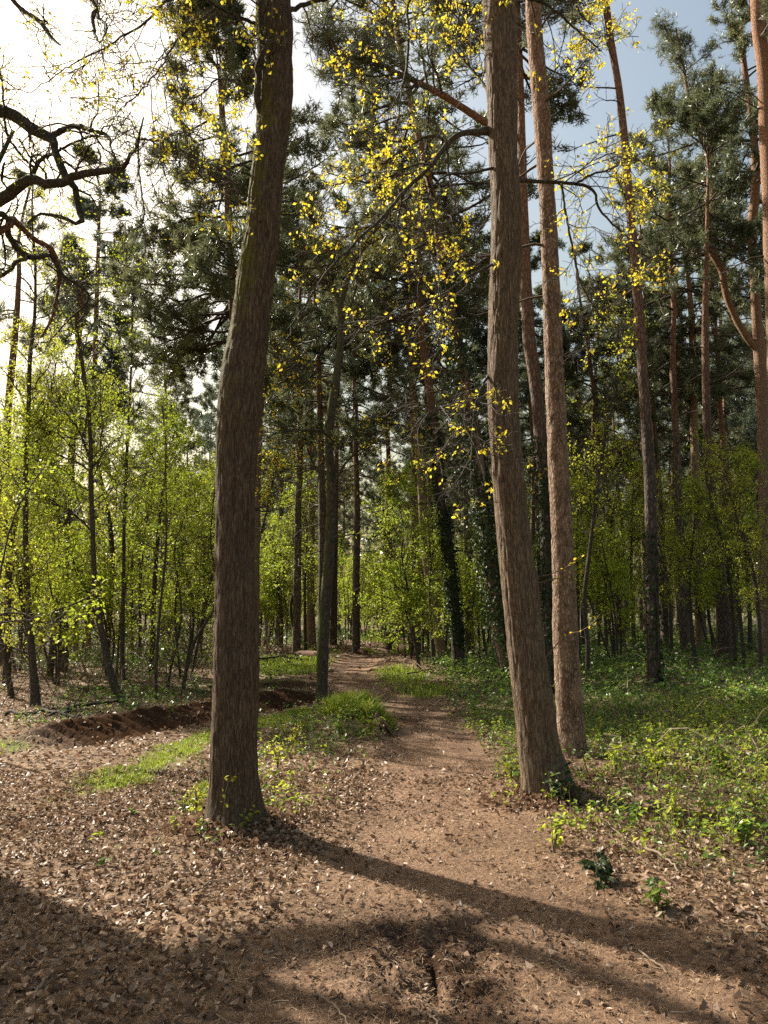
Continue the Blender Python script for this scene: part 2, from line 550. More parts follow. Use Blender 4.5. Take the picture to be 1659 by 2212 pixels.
    p = nd(nt, 'ShaderNodeBsdfPrincipled', Roughness=rough); p.inputs['Specular IOR Level'].default_value = 0.2
    nt.links.new(c, p.inputs['Base Color'])
    b = nd(nt, 'ShaderNodeBump', Strength=bump, Distance=0.02)
    nt.links.new(h, b.inputs['Height']); nt.links.new(b.outputs[0], p.inputs['Normal'])
    nt.links.new(p.outputs[0], out.inputs[0])
    return m


M = {}
M['oak_bark'] = bark_mat('oak_bark', (0.014, 0.010, 0.007), (0.092, 0.062, 0.038), (0.21, 0.148, 0.095), 60, 0.14, 0.9, moss=(2.6, 4.2, (0.17, 0.16, 0.022), 0.9), ridged=True, crack=62.0)
M['oak_bark_plain'] = bark_mat('oak_bark_plain', (0.018, 0.012, 0.008), (0.135, 0.093, 0.058), (0.31, 0.225, 0.145), 60, 0.14, 0.9, ridged=True, crack=62.0)
M['limb_bark'] = bark_mat('limb_bark', (0.015, 0.013, 0.01), (0.055, 0.046, 0.034), (0.11, 0.095, 0.07), 30, 0.4, 0.5, moss=(0.5, 1.5, (0.09, 0.10, 0.025), 0.6))
M['dead_wood'] = bark_mat('dead_wood', (0.04, 0.022, 0.013), (0.17, 0.09, 0.05), (0.30, 0.18, 0.11), 30, 0.4, 0.4)
M['mossy_bark'] = bark_mat('mossy_bark', (0.02, 0.018, 0.012), (0.075, 0.062, 0.042), (0.15, 0.125, 0.085), 30, 0.25, 0.6, moss=(0.0, 1.0, (0.10, 0.11, 0.022), 0.8))
M['pine_bark'] = bark_mat('pine_bark', (0.04, 0.024, 0.016), (0.23, 0.15, 0.098), (0.46, 0.33, 0.235), 34, 0.4, 0.8, orange=(6.5, 14.0, (0.42, 0.22, 0.12)), ridged=True)
M['pine_bark_dark'] = bark_mat('pine_bark_dark', (0.022, 0.016, 0.013), (0.085, 0.062, 0.05), (0.16, 0.12, 0.095), 20, 0.35, 0.9, orange=(5.0, 11.0, (0.32, 0.17, 0.10)))
M['far_bark'] = bark_mat('far_bark', (0.03, 0.022, 0.018), (0.11, 0.08, 0.062), (0.2, 0.15, 0.115), 14, 0.35, 0.5, orange=(6.0, 12.0, (0.34, 0.19, 0.115)))
M['sapling_bark'] = bark_mat('sapling_bark', (0.018, 0.015, 0.011), (0.07, 0.056, 0.04), (0.15, 0.12, 0.085), 30, 0.6, 0.4)
M['twig'] = leaf_mat('twig', [(0, (0.035, 0.026, 0.017)), (1, (0.075, 0.056, 0.036))], trans=0, rough=0.8)
M['pine_twig'] = leaf_mat('pine_twig', [(0, (0.04, 0.028, 0.02)), (1, (0.09, 0.06, 0.04))], trans=0, rough=0.8)
M['dry_twig'] = leaf_mat('dry_twig', [(0, (0.09, 0.06, 0.038)), (1, (0.26, 0.19, 0.13))], trans=0, rough=0.8)
M['needles'] = leaf_mat('needles', [(0, (0.075, 0.095, 0.045)), (0.6, (0.135, 0.15, 0.068)), (1, (0.23, 0.22, 0.09))], trans=0.48, rough=0.38, spec=0.6)
M['needles_blue'] = leaf_mat('needles_blue', [(0, (0.06, 0.09, 0.06)), (1, (0.13, 0.16, 0.10))], trans=0.45, rough=0.38, spec=0.6)
M['oak_young'] = leaf_mat('oak_young', [(0, (0.62, 0.36, 0.03)), (0.3, (0.66, 0.52, 0.03)), (1, (0.58, 0.60, 0.06))], trans=0.6, rough=0.5)
M['fresh'] = leaf_mat('fresh', [(0, (0.22, 0.29, 0.022)), (0.55, (0.35, 0.42, 0.033)), (1, (0.52, 0.55, 0.055))], trans=0.57, rough=0.45)
M['fresh_yellow'] = leaf_mat('fresh_yellow', [(0, (0.28, 0.30, 0.028)), (0.55, (0.42, 0.44, 0.04)), (1, (0.56, 0.55, 0.055))], trans=0.57, rough=0.45)
M['fresh_green'] = leaf_mat('fresh_green', [(0, (0.19, 0.26, 0.022)), (0.55, (0.31, 0.38, 0.032)), (1, (0.48, 0.50, 0.05))], trans=0.55, rough=0.45)
M['bramble'] = leaf_mat('bramble', [(0, (0.05, 0.10, 0.022)), (0.4, (0.12, 0.20, 0.03)), (0.75, (0.27, 0.35, 0.04)), (1, (0.40, 0.42, 0.06))], trans=0.42, rough=0.4, spec=0.4)
M['ivy'] = leaf_mat('ivy', [(0, (0.016, 0.03, 0.010)), (0.7, (0.034, 0.058, 0.016)), (1, (0.08, 0.11, 0.028))], trans=0.25, rough=0.5, spec=0.3)
M['grass'] = leaf_mat('grass', [(0, (0.12, 0.19, 0.018)), (0.5, (0.23, 0.32, 0.028)), (0.85, (0.36, 0.40, 0.05)), (1, (0.48, 0.40, 0.15))], trans=0.5, rough=0.45)
M['litter'] = leaf_mat('litter', [(0, (0.075, 0.042, 0.024)), (0.3, (0.17, 0.10, 0.058)), (0.62, (0.29, 0.185, 0.115)), (0.88, (0.42, 0.30, 0.205)), (1, (0.56, 0.46, 0.36))], trans=0.25, rough=0.5, spec=0.35)
M['dry_needle'] = leaf_mat('dry_needle', [(0, (0.10, 0.05, 0.024)), (0.5, (0.28, 0.16, 0.08)), (1, (0.54, 0.39, 0.24))], trans=0, rough=0.55, spec=0.25)


def ground_mat():
    m, nt, out = newmat('forest_floor')
    tc = nd(nt, 'ShaderNodeTexCoord')
    pa = nd(nt, 'ShaderNodeAttribute', attribute_name='path')
    gr = nd(nt, 'ShaderNodeAttribute', attribute_name='green')
    mu = nd(nt, 'ShaderNodeAttribute', attribute_name='mud')
    vo = nd(nt, 'ShaderNodeTexVoronoi', Scale=26.0); nt.links.new(tc.outputs['Object'], vo.inputs['Vector'])
    sepc = nd(nt, 'ShaderNodeSeparateColor'); nt.links.new(vo.outputs['Color'], sepc.inputs[0])
    nf = nd(nt, 'ShaderNodeTexNoise', Scale=70.0, Detail=6.0, Roughness=0.7); nt.links.new(tc.outputs['Object'], nf.inputs['Vector'])
    nb = nd(nt, 'ShaderNodeTexNoise', Scale=1.3, Detail=5.0, Roughness=0.6); nt.links.new(tc.outputs['Object'], nb.inputs['Vector'])
    lit = ramp(nt, fm(nt, 'ADD', fm(nt, 'MULTIPLY', sepc.outputs[0], 0.6), fm(nt, 'MULTIPLY', nf.outputs['Fac'], 0.45)),
               [(0.1, (0.045, 0.027, 0.015)), (0.45, (0.135, 0.083, 0.046)), (0.75, (0.26, 0.17, 0.10)), (1.0, (0.42, 0.305, 0.20))])
    dirt = ramp(nt, fm(nt, 'ADD', fm(nt, 'MULTIPLY', nf.outputs['Fac'], 0.45), fm(nt, 'MULTIPLY', nb.outputs['Fac'], 0.55)),
                [(0.32, (0.07, 0.042, 0.026)), (0.5, (0.18, 0.109, 0.067)), (0.70, (0.33, 0.212, 0.137))])
    gcol = ramp(nt, nf.outputs['Fac'], [(0.3, (0.03, 0.05, 0.012)), (0.7, (0.11, 0.15, 0.028))])
    mud = ramp(nt, nf.outputs['Fac'], [(0.3, (0.022, 0.012, 0.007)), (0.7, (0.085, 0.047, 0.027))])
    c = mixc(nt, pa.outputs['Fac'], lit, dirt)
    c = mixc(nt, gr.outputs['Fac'], c, gcol)
    c = mixc(nt, mu.outputs['Fac'], c, mud)
    p = nd(nt, 'ShaderNodeBsdfPrincipled'); p.inputs['Specular IOR Level'].default_value = 0.3
    mr = nd(nt, 'ShaderNodeMapRange'); mr.inputs[3].default_value = 0.85; mr.inputs[4].default_value = 0.75; nt.links.new(mu.outputs['Fac'], mr.inputs[0])
    nt.links.new(mr.outputs[0], p.inputs['Roughness'])
    nt.links.new(fm(nt, 'MULTIPLY', fm(nt, 'SUBTRACT', 1.0, mu.outputs['Fac']), 0.15), p.inputs['Specular IOR Level'])
    nt.links.new(c, p.inputs['Base Color'])
    b = nd(nt, 'ShaderNodeBump', Strength=0.9, Distance=0.02)
    nt.links.new(fm(nt, 'ADD', nf.outputs['Fac'], fm(nt, 'MULTIPLY', vo.outputs['Distance'], 0.8)), b.inputs['Height'])
    nt.links.new(b.outputs[0], p.inputs['Normal'])
    nt.links.new(p.outputs[0], out.inputs[0])
    return m


M['ground'] = ground_mat()


# ------------------------------------------------------------------ zones on the ground
GRASSY = [  # (x, y, rx, ry) patches of short bright grass
    (-1.05, 13.3, 0.7, 0.5), (-0.38, 11.2, 0.5, 0.5), (0.45, 19.3, 0.75, 2.2), (0.75, 16.2, 0.8, 1.2), (-3.4, 24, 1.9, 3.0), (-2.5, 21.0, 1.0, 2.0), (0.2, 30.5, 1.2, 1.6), (1.3, 41, 2.5, 4.0), (-4.1, 5.9, 0.35, 0.3), (-1.5, 7.6, 0.3, 0.45), (-5.5, 9.4, 1.3, 1.0)]


def grass_w(x, y):
    d, p, s = seg_dist(x, y, STRIP)
    g = (1 - sstep(0.02, 0.50, d + 0.5 * (fbm(x * 2.5, y * 2.5, 3, 31) - 0.5))) * sstep(-0.2, 0.6, p)
    for (cx, cy, rx, ry) in GRASSY:
        q = np.hypot((x - cx) / rx, (y - cy) / ry)
        g = np.maximum(g, 1 - sstep(0.6, 1.15, q + 0.7 * (fbm(x * 2, y * 2, 3, 33) - 0.5)))
    return g * (1 - 0.9 * path_w(x, y))


def under_w(x, y):
    """low green undergrowth (bramble, ivy, seedlings)"""
    n = fbm(x / 1.6, y / 1.6, 3, 41)
    right = sstep(1.4, 2.7, x - 0.09 * (y - 7) + 1.6 * (n - 0.5)) * sstep(4.6, 6.8, y + 0.35 * x + 2.0 * (n - 0.5))
    gaps = 0.6 + 0.4 * sstep(0.38, 0.56, fbm(x / 0.8 + 5, y / 0.8, 3, 43))
    right = right * (gaps + (1 - gaps) * sstep(9, 13, y)) * (0.75 + 0.25 * sstep(7, 11, y))
    rfar = sstep(0.9, 1.8, x - 0.0 * y) * sstep(9.0, 13, y)
    left = 0.50 * sstep(10.5, 13, y) * sstep(-1.2, -2.4, x) * sstep(0.42, 0.62, n) + 0.8 * sstep(18, 24, y) * sstep(-2.0, -3.5, x) * sstep(0.35, 0.6, n)
    mid = 0.6 * np.exp(-(((x + 0.75) / 0.75) ** 4)) * np.exp(-(((y - 9.9) / 1.9) ** 4)) * sstep(0.35, 0.6, n)
    mid = np.maximum(mid, 0.45 * np.exp(-(((x + 1.2) / 0.5) ** 2)) * np.exp(-(((y - 6.7) / 0.9) ** 2)))
    mid = np.maximum(mid, 0.6 * np.exp(-(((x - 1.25) / 0.35) ** 2)) * np.exp(-(((y - 8.6) / 1.6) ** 2)))
    far = sstep(34, 44, y) * sstep(0.3, 0.6, n)
    u = np.maximum.reduce([right, rfar * 0.9, left, mid, far])
    return u * (1 - path_w(x, y)) * (1 - 0.7 * grass_w(x, y)) * (1 - 0.95 * mud_w(x, y))


def mud_w(x, y):
    d, p, s = seg_dist(x, y, RUT)
    along = sstep(0.2, 0.8, p) * (1 - sstep(3.6, 4.0, p))
    m = (1 - sstep(0.45, 0.78, d + 0.35 * (fbm(x * 4, y * 4, 3, 51) - 0.5))) * along
    c = np.exp(-(((x - 0.22) / 0.34) ** 4)) * np.exp(-(((y - 3.85) / 0.6) ** 4))
    m = np.maximum(m, c * sstep(0.36, 0.56, fbm(x * 5, y * 4, 3, 21)) * 0.9)
    q = np.hypot((x - 0.28) / 0.55, (y - 12.2) / 0.7)
    m = np.maximum(m, 0.8 * (1 - sstep(0.5, 1.2, q)))
    q = np.hypot((x + 2.0) / 0.9, (y - 17.6) / 0.8)
    m = np.maximum(m, 0.9 * (1 - sstep(0.6, 1.2, q + 0.5 * (fbm(x * 2, y * 2, 2, 52) - 0.5))))
    return m


# the ground: one sheet, finer where the ground is near and rutted
def steps(parts):
    out = [parts[0][0]]
    for a, b, h in parts:
        n = max(1, int(round((b - a) / h))); out += list(a + (b - a) * (np.arange(n) + 1) / n)
    return np.array(out)


xs = steps([(-400, -120, 70), (-120, -40, 16), (-40, -14, 2.0), (-14, -5, 0.3), (-5, -0.6, 0.06), (-0.6, 1.1, 0.026), (1.1, 3, 0.07), (3, 8, 0.12), (8, 16, 0.5), (16, 40, 2.0), (40, 120, 16), (120, 400, 70)])
ys = steps([(-120, -20, 25), (-20, 0, 2.0), (0, 2.8, 0.2), (2.8, 4.7, 0.026), (4.7, 8, 0.065), (8, 15, 0.055), (15, 24, 0.15), (24, 45, 0.6), (45, 90, 5), (90, 500, 60)])
X, Y = np.meshgrid(xs, ys)
Z = gz(X, Y)
nx, ny = len(xs), len(ys)
mb = MB()
i = np.arange(ny - 1)[:, None]; j = np.arange(nx - 1)[None, :]
a = i * nx + j
mb.add(np.stack([X, Y, Z], -1), np.stack([a, a + 1, a + nx + 1, a + nx], -1).reshape(-1, 4))
ground = mb.build('ground', M['ground'], kind='structure')
for nm, fn in (('path', path_w), ('green', lambda x, y: np.maximum(0.75 * grass_w(x, y), 0.55 * under_w(x, y))), ('mud', mud_w)):
    w = fn(X, Y)
    ground.data.attributes.new(nm, 'FLOAT', 'POINT').data.foreach_set('value', w.astype(np.float32).ravel())

# puddle in the rut
def puddle():
    m, nt, out = newmat('puddle_water')
    p = nd(nt, 'ShaderNodeBsdfPrincipled', Roughness=0.04); p.inputs['Base Color'].default_value = (0.035, 0.022, 0.012, 1); p.inputs['IOR'].default_value = 1.33
    nt.links.new(p.outputs[0], out.inputs[0])
    c = np.array([-3.72, 10.75]); n = 40
    th = np.arange(n) / n * 2 * math.pi
    d = norm(np.array([[1.0, 2.25]]))[0]; e = np.array([d[1], -d[0]])
    r = 1 + 0.25 * np.sin(th * 3 + 1) + 0.15 * np.sin(th * 5)
    P = c + 0.7 * np.cos(th)[:, None] * r[:, None] * d + 0.16 * np.sin(th)[:, None] * r[:, None] * e + e * 0.36
    z = gz1(*(c + e * 0.36)) + 0.03
    c = c + e * 0.36
    v = np.vstack([np.c_[P, np.full(n, z)], [[*c, z]]])
    o = MB().add(v, np.array([[k, (k + 1) % n, n] for k in range(n)])).build('puddle_water', m, kind='structure')


puddle()


# ------------------------------------------------------------------ tree building
def traced(pts, d, lean=0.0):
    """image trace (x, y, width) at forward distance d -> world path + radii; the base sits on the ground"""
    P = []; R = []
    b = at(pts[0][0], pts[0][1], d)
    zb = gz1(b[0], d)
    dz = zb - b[2]
    zt = at(pts[-1][0], pts[-1][1], d)[2]
    for (x, y, w) in pts:
        q = at(x, y, d)
        depth = d * math.cos(PITCH) + (q[2] - CAM_H) * math.sin(PITCH)
        fade = 1 - min(1, max(0, (q[2] - b[2]) / max(0.5, 0.25 * (zt - b[2]))))
        q = q + np.array([0, lean * (q[2] - b[2]), dz * fade])
        P.append(q); R.append(0.5 * w * depth / F)
    P = np.array(P); R = np.array(R)
    P = np.vstack([P[0] + np.array([(P[0] - P[1])[0] * 0.1, 0, -0.35]), P]); R = np.r_[R[0], R]
    return P, R, np.array([P[1][0], P[1][1], zb])


def extend(P, R, ztop, rtop=0.03, straight=0.5):
    d = norm(P[-1] - P[-2]); d = norm(d * (1 - straight) + np.array([0, 0, 1]) * straight)
    if ztop > P[-1][2] + 0.3:
        h = (ztop - P[-1][2])
        for k in (0.33, 0.66, 1.0):
            P = np.vstack([P, P[-1] + d * h * 0.335 + rng.normal(size=3) * [0.12, 0.12, 0]]); R = np.r_[R, R[-1] + (rtop - R[-1]) * 0.5 if k < 1 else rtop]
    return P, R


def at_height(P, R, z):
    k = np.interp(z, P[:, 2], np.arange(len(P)))
    i = np.clip(np.floor(k).astype(int), 0, len(P) - 2); f = (k - i)
    return P[i] * (1 - f)[:, None] + P[i + 1] * f[:, None], R[i] * (1 - f) + R[i + 1] * f


def pine_branches(P, R, z0, z1, nb, rad, droop=0.1, bare=False, side=None):
    u_ = np.sort(rng.random(nb)); u_[-max(2, nb // 12):] = rng.uniform(0.93, 0.99, max(2, nb // 12))
    z = z0 + (z1 - z0) * np.sort(u_)
    pos, rr = at_height(P, R, z)
    t = (z - z0) / (z1 - z0)
    az = rng.random(nb) * 2 * math.pi
    if side is not None: az = side + rng.normal(size=nb) * 0.7
    el = -0.15 + 0.75 * t + rng.normal(size=nb) * 0.15
    d = np.stack([np.cos(az) * np.cos(el), np.sin(az) * np.cos(el), np.sin(el)], -1)
    prof = (0.75 + 0.25 * np.sin(t * math.pi)) * (1 - 0.60 * t ** 2)
    L = rad * prof * (0.65 + 0.6 * rng.random(nb))
    n = 8
    out = np.zeros((nb, n, 3)); out[:, 0] = pos
    for j in range(1, n):
        d = norm(d + rng.normal(size=d.shape) * 0.13 + np.array([0, 0, (-droop if j < 4 else 0.10)]))
        out[:, j] = out[:, j - 1] + d * (L / (n - 1))[:, None]
    br = np.minimum(rr * 0.6, 0.013 * L + 0.008)
    return out, br[:, None] * np.linspace(1, 0.25, n)[None]


def pine_crown(P, R, z0, z1, rad, nb=30, dens=1.0, near=False, droop=0.1, tuft=0.13, k2=7, k3=4, side=None):
    """returns woody mesh builder and needle mesh builder"""
    wood = MB(); nee = MB()
    b1, r1 = pine_branches(P, R, z0, z1, nb, rad, droop, side=side)
    v, f = tubes(b1, r1, 5); wood.add(v, f, 0.3)
    b2, r2 = spawn(b1, r1, k2, 0.25, 1.0, lf=0.45, ang=0.85, up=0.25, wig=0.16, n=5, rf=0.55, flat=0.55)
    v, f = tubes(b2, r2, 3); wood.add(v, f, 0.4)
    b3, r3 = spawn(b2, r2, k3, 0.25, 1.0, lf=0.42, ang=0.8, up=0.45, wig=0.15, n=2, rf=0.6, flat=0.7, lmin=0.12)
    r3 = np.maximum(r3, 0.004)
    v, f = tubes(b3, r3, 3); wood.add(v, f, 0.5)
    tips = []; dirs = []
    for b, ts in ((b3, (0.35, 0.7, 1.0)), (b2, (0.8, 1.0))):
        m = b.shape[1] - 1
        for t in ts:
            x = min(t * m, m - 1e-3); ii = int(x); fr = x - ii
            tips.append(b[:, ii] * (1 - fr) + b[:, ii + 1] * fr + rng.normal(size=(len(b), 3)) * 0.05)
            dirs.append(norm(b[:, ii + 1] - b[:, ii]) + np.array([0, 0, 0.35]) + rng.normal(size=(len(b), 3)) * 0.25)
    tips = np.concatenate(tips); dirs = np.concatenate(dirs)
    keep = rng.random(len(tips)) < dens
    tips, dirs = tips[keep], dirs[keep]
    T = TUFT_NEAR if near is True else TUFT_VFAR if near == 'vfar' else TUFT_FAR
    which = rng.integers(0, len(T), len(tips))
    clump = fbm(tips[:, 0] * 0.9 + tips[:, 2] * 0.7, tips[:, 1] * 0.9 + tips[:, 2] * 0.5, 2, 61)
    for w in range(len(T)):
        s = which == w
        stamp(nee, T[w][0], T[w][1], tips[s], frames(dirs[s]), tuft * (0.75 + 0.5 * rng.random(s.sum())), np.clip(clump[s] * 0.9 + 0.25 * (rng.random(s.sum()) - 0.4), 0, 1))
    return wood, nee


def dead_branches(P, R, z0, z1, nb, length, base, parent, mat='pine_twig'):
    b1, r1 = pine_branches(P, R, z0, z1, nb, length, 0.05)
    r1 = np.maximum(r1 * 0.8, 0.006)
    b2, r2 = spawn(b1, r1, 5, 0.3, 1.0, lf=0.4, ang=0.8, up=-0.1, wig=0.22, n=5, rf=0.5)
    b3, r3 = spawn(b2, r2, 3, 0.3, 1.0, lf=0.45, ang=0.7, up=-0.1, wig=0.2, n=3, rf=0.6)
    w = MB()
    for b, r, s in ((b1, r1, 4), (b2, np.maximum(r2, 0.004), 3), (b3, np.maximum(r3, 0.003), 3)):
        v, f = tubes(b, r, s); w.add(v, f, rng.random())
    return w.build('dead_twigs', M[mat], parent, base, kind='stuff')


def pine(label, pts, d, ztop, z0, rad, nb=28, hero=False, dens=1.0, mat='pine_bark', group=None, lean=0.0, dead=8, near=False, tuft=0.14, droop=0.1, needles='needles', name='pine_tree', k2=7, k3=4, extra=None):
    P, R, base = traced(pts, d, lean)
    P, R = extend(P, R, ztop)
    PR = resample(np.c_[P, R], 260 if hero else 60)
    if not hero:
        PR[:, :2] += 0.012 * rng.normal(size=(len(PR), 2)).cumsum(0) * 0.2
    t = thing(name, label, 'tree', base, group)
    v, f = trunk_mesh(PR[:, :3], np.maximum(PR[:, 3], 0.015), 64 if hero else 14, fis=0.012 if hero else 0.0, cell=(0.05, 0.12), flare=0.25, seed=int(abs(pts[0][0])))
    MB().add(v, f, RIDGE[0]).build('trunk', M[mat], t, base)
    Pm, Rm = PR[:, :3], PR[:, 3]
    if nb:
        w, n = pine_crown(Pm, Rm, z0, ztop, rad, nb, dens, near, droop, tuft, k2, k3)
        if extra:
            for (ez0, ez1, enb, erad, eside) in extra:
                w2, n2 = pine_crown(Pm, Rm, ez0, ez1, erad, enb, dens, near, 0.16, tuft, k2, k3, side=eside)
                for A, B_ in ((w, w2), (n, n2)):
                    for vv, ff, aa in zip(B_.v, B_.f, B_.a): A.add(vv, ff - ff.min(), aa)
        w.build('branches', M['pine_twig'], t, base, kind='stuff')
        n.build('crown', M[needles], t, base, smooth=False, kind='stuff')
    if dead:
        dead_branches(Pm, Rm, max(base[2] + 2.5, z0 - 6), z0 + 1, dead, rad * 0.7, base, t)
    return t


def limb_obj(parent, base, pts, d, mat, depth_shift=0.0, sides=10, name='branch', n=40, curve_in=None):
    """a traced main limb; d may grow along it"""
    P = []; R = []
    k = len(pts)
    for q, (x, y, w) in enumerate(pts):
        dd = d + depth_shift * q / (k - 1)
        p = at(x, y, dd)
        depth = dd * math.cos(PITCH) + (p[2] - CAM_H) * math.sin(PITCH)
        P.append(p); R.append(0.5 * w * depth / F)
    P = np.array(P); R = np.array(R)
    PR = resample(np.c_[P, R], n)
    PR[1:-1, :3] += rng.normal(size=(n - 2, 3)) * 0.004
    v, f = trunk_mesh(PR[:, :3], np.maximum(PR[:, 3], 0.003), sides, fis=0.004 if sides > 8 else 0, cell=(0.03, 0.1), seed=int(pts[0][0] + 7))
    o = MB().add(v, f).build(name, M[mat], parent, base)
    return o, PR


def twig_spray(stems, k1, l1, k2, l2, k3, l3, up=0.0, flat=1.0):
    """stems: list of (n,4) arrays. Returns levels"""
    S = np.stack([resample(s, 12) for s in stems])
    P, R = S[:, :, :3], S[:, :, 3]
    b1, r1 = spawn(P, R, k1, 0.12, 1.0, labs=l1, ang=0.9, up=up, wig=0.24, n=7, rf=0.45, flat=flat)
    r1 = np.clip(r1, 0.004, 0.012)
    b2, r2 = spawn(b1, r1, k2, 0.2, 1.0, labs=l2, ang=0.85, up=up, wig=0.26, n=5, rf=0.6, flat=flat)
    r2 = np.clip(r2, 0.0028, 0.007)
    b3, r3 = spawn(b2, r2, k3, 0.2, 1.0, labs=l3, ang=0.8, up=up * 0.5, wig=0.25, n=2, rf=0.7, flat=flat)
    r3 = np.clip(r3, 0.002, 0.004)
    return (b1, r1), (b2, r2), (b3, r3)


def sprays(levels, parent, base, mat='twig'):
    w = MB()
    for (b, r), s in zip(levels, (4, 3, 3)):
        v, f = tubes(b, r, s); w.add(v, f, rng.random())
    return w.build('twigs', M[mat], parent, base, kind='stuff')


def leaf_points(levels, n_per, frac, spread=0.03, clump=None, low=None):
    """clusters of leaves at twig tips"""
    b3 = levels[2][0]; b2 = levels[1][0]
    tip = np.concatenate([b3[:, -1], b3.mean(1), b2[:, -1]])
    keep = rng.random(len(tip)) < frac
    tip = tip[keep]
    if clump is not None:      # leaves gather on some sprays and leave gaps between
        cn = 0.5 * fbm(tip[:, 0] / clump + tip[:, 2] / clump * 0.6, tip[:, 1] / clump + 7, 2, 111) + 0.5 * fbm(tip[:, 2] / clump, tip[:, 0] / clump - tip[:, 1] / clump, 2, 113)
        tip = tip[rng.random(len(tip)) < sstep(0.38, 0.58, cn)]
    if low is not None:
        tip = tip[rng.random(len(tip)) < 0.22 + 0.78 * sstep(low[0], low[1], tip[:, 2])]
    p = np.repeat(tip, n_per, 0)
    return p + rng.normal(size=p.shape) * spread


def leaves_mesh(p, size, mat, parent, base, name='crown', tmpl=LEAF4, hang=0.0, var=None):
    d = rng.normal(size=p.shape); d[:, 2] += 0.6
    Mx = frames(d)
    m = MB()
    stamp(m, tmpl[0], tmpl[1], p, Mx, size * (0.6 + 0.8 * rng.random(len(p))), var)
    return m.build(name, M[mat], parent, base, smooth=False, kind='stuff')


# ------------------------------------------------------------------ the two oaks by the path and the oak beside the frame
def oak_trunk(t, base, P, R, n, sides, mat, seed, fis=0.014, flare=0.55):
    PR = resample(np.c_[P, R], n)
    v, f = trunk_mesh(PR[:, :3], PR[:, 3], sides, fis=fis, cell=(0.026, 0.20), flare=flare, seed=seed)
    MB().add(v, f, RIDGE[0]).build('trunk', M[mat], t, base)
    return PR


def edges(rows):
    return [((l + r) / 2, y, r - l) for (l, r, y) in rows]


# left oak
D1 = 6.1
rows = [(446, 570, 1782), (454, 560, 1720), (458, 556, 1600), (464, 557, 1400), (466, 551, 1200), (468, 553, 1000), (470, 562, 900), (481, 573, 800), (499, 582, 700), (512, 593, 600), (529, 606, 500), (540, 609, 400), (552, 621, 300), (558, 633, 200), (557, 632, 100), (555, 629, 0)]
P, R, base1 = traced(edges(rows), D1)
P, R = extend(P, R, 12.5, 0.07)
oak1 = thing('oak_tree', 'stout oak with straight ridged trunk, mossy higher up, at the left edge of the footpath', 'tree', base1)
PR1 = oak_trunk(oak1, base1, P, R, 440, 116, 'oak_bark', 3, fis=0.010, flare=0.75)
st1 = []
for pts, ds in [
    ([(590, 272, 22), (566, 245, 17), (556, 200, 15), (560, 150, 15), (566, 100, 14), (563, 30, 13), (558, -60, 12), (530, -160, 9)], -0.5),
    ([(553, 52, 8), (500, 30, 7), (467, 13, 6), (430, -10, 5), (380, -20, 4)], -0.6),
    ([(470, 16, 5), (400, 67, 5), (367, 110, 4), (350, 140, 3.5), (300, 200, 3), (267, 233, 2)], -0.9),
    ([(440, -30, 6), (363, 0, 5), (317, 47, 5), (273, 73, 4), (217, 110, 4), (167, 133, 3), (133, 153, 2.5), (67, 200, 2)], -0.6),
    ([(556, 198, 8), (527, 187, 7), (500, 173, 5), (467, 173, 4), (440, 200, 3), (410, 215, 2)], 0.5),
    ([(620, 25, 11), (670, 7, 9), (720, -8, 8), (800, -40, 6), (880, -60, 4)], 0.6),
    ([(545, 380, 6), (520, 372, 5), (497, 378, 4), (470, 392, 3), (430, 395, 2)], -0.4)]:
    o, s = limb_obj(oak1, base1, pts, D1, 'limb_bark', ds, 8); st1.append(s)
lv = twig_spray(st1, 12, 0.75, 5, 0.34, 3, 0.16, up=-0.12)
sprays(lv, oak1, base1)
p = leaf_points(lv, 6, 0.28, 0.026, 0.5)
# leaf colour: the young leaves open yellow, some coppery
leaves_mesh(p, 0.034, 'oak_young', oak1, base1)
# crown above the frame; the last boughs are added to shade the leaning oak
top = [np.c_[resample(np.array([[q[0], q[1], q[2], 0.06], [q[0] + dx, q[1] + dy, q[2] + dz, 0.02]]), 8)] for q, dx, dy, dz in
       [(PR1[398], -2.6, 0.6, 1.8), (PR1[406], 2.2, -0.8, 1.6), (PR1[423], -1.0, 2.4, 2.0), (PR1[427], 0.9, 2.0, 2.0), (PR1[436], 0.3, -0.4, 2.6), (PR1[400], -1.6, 3.2, 1.2), (PR1[415], -0.6, 3.6, 0.8), (PR1[410], -2.4, 2.2, 1.4)]]
for s in top:
    v, f = trunk_mesh(s[:, :3], s[:, 3], 8)
    MB().add(v, f).build('branch', M['limb_bark'], oak1, base1)
lv = twig_spray(top, 6, 1.1, 4, 0.5, 3, 0.2)
sprays(lv, oak1, base1)
leaves_mesh(leaf_points(lv, 7, 0.8, 0.07), 0.06, 'oak_young', oak1, base1)

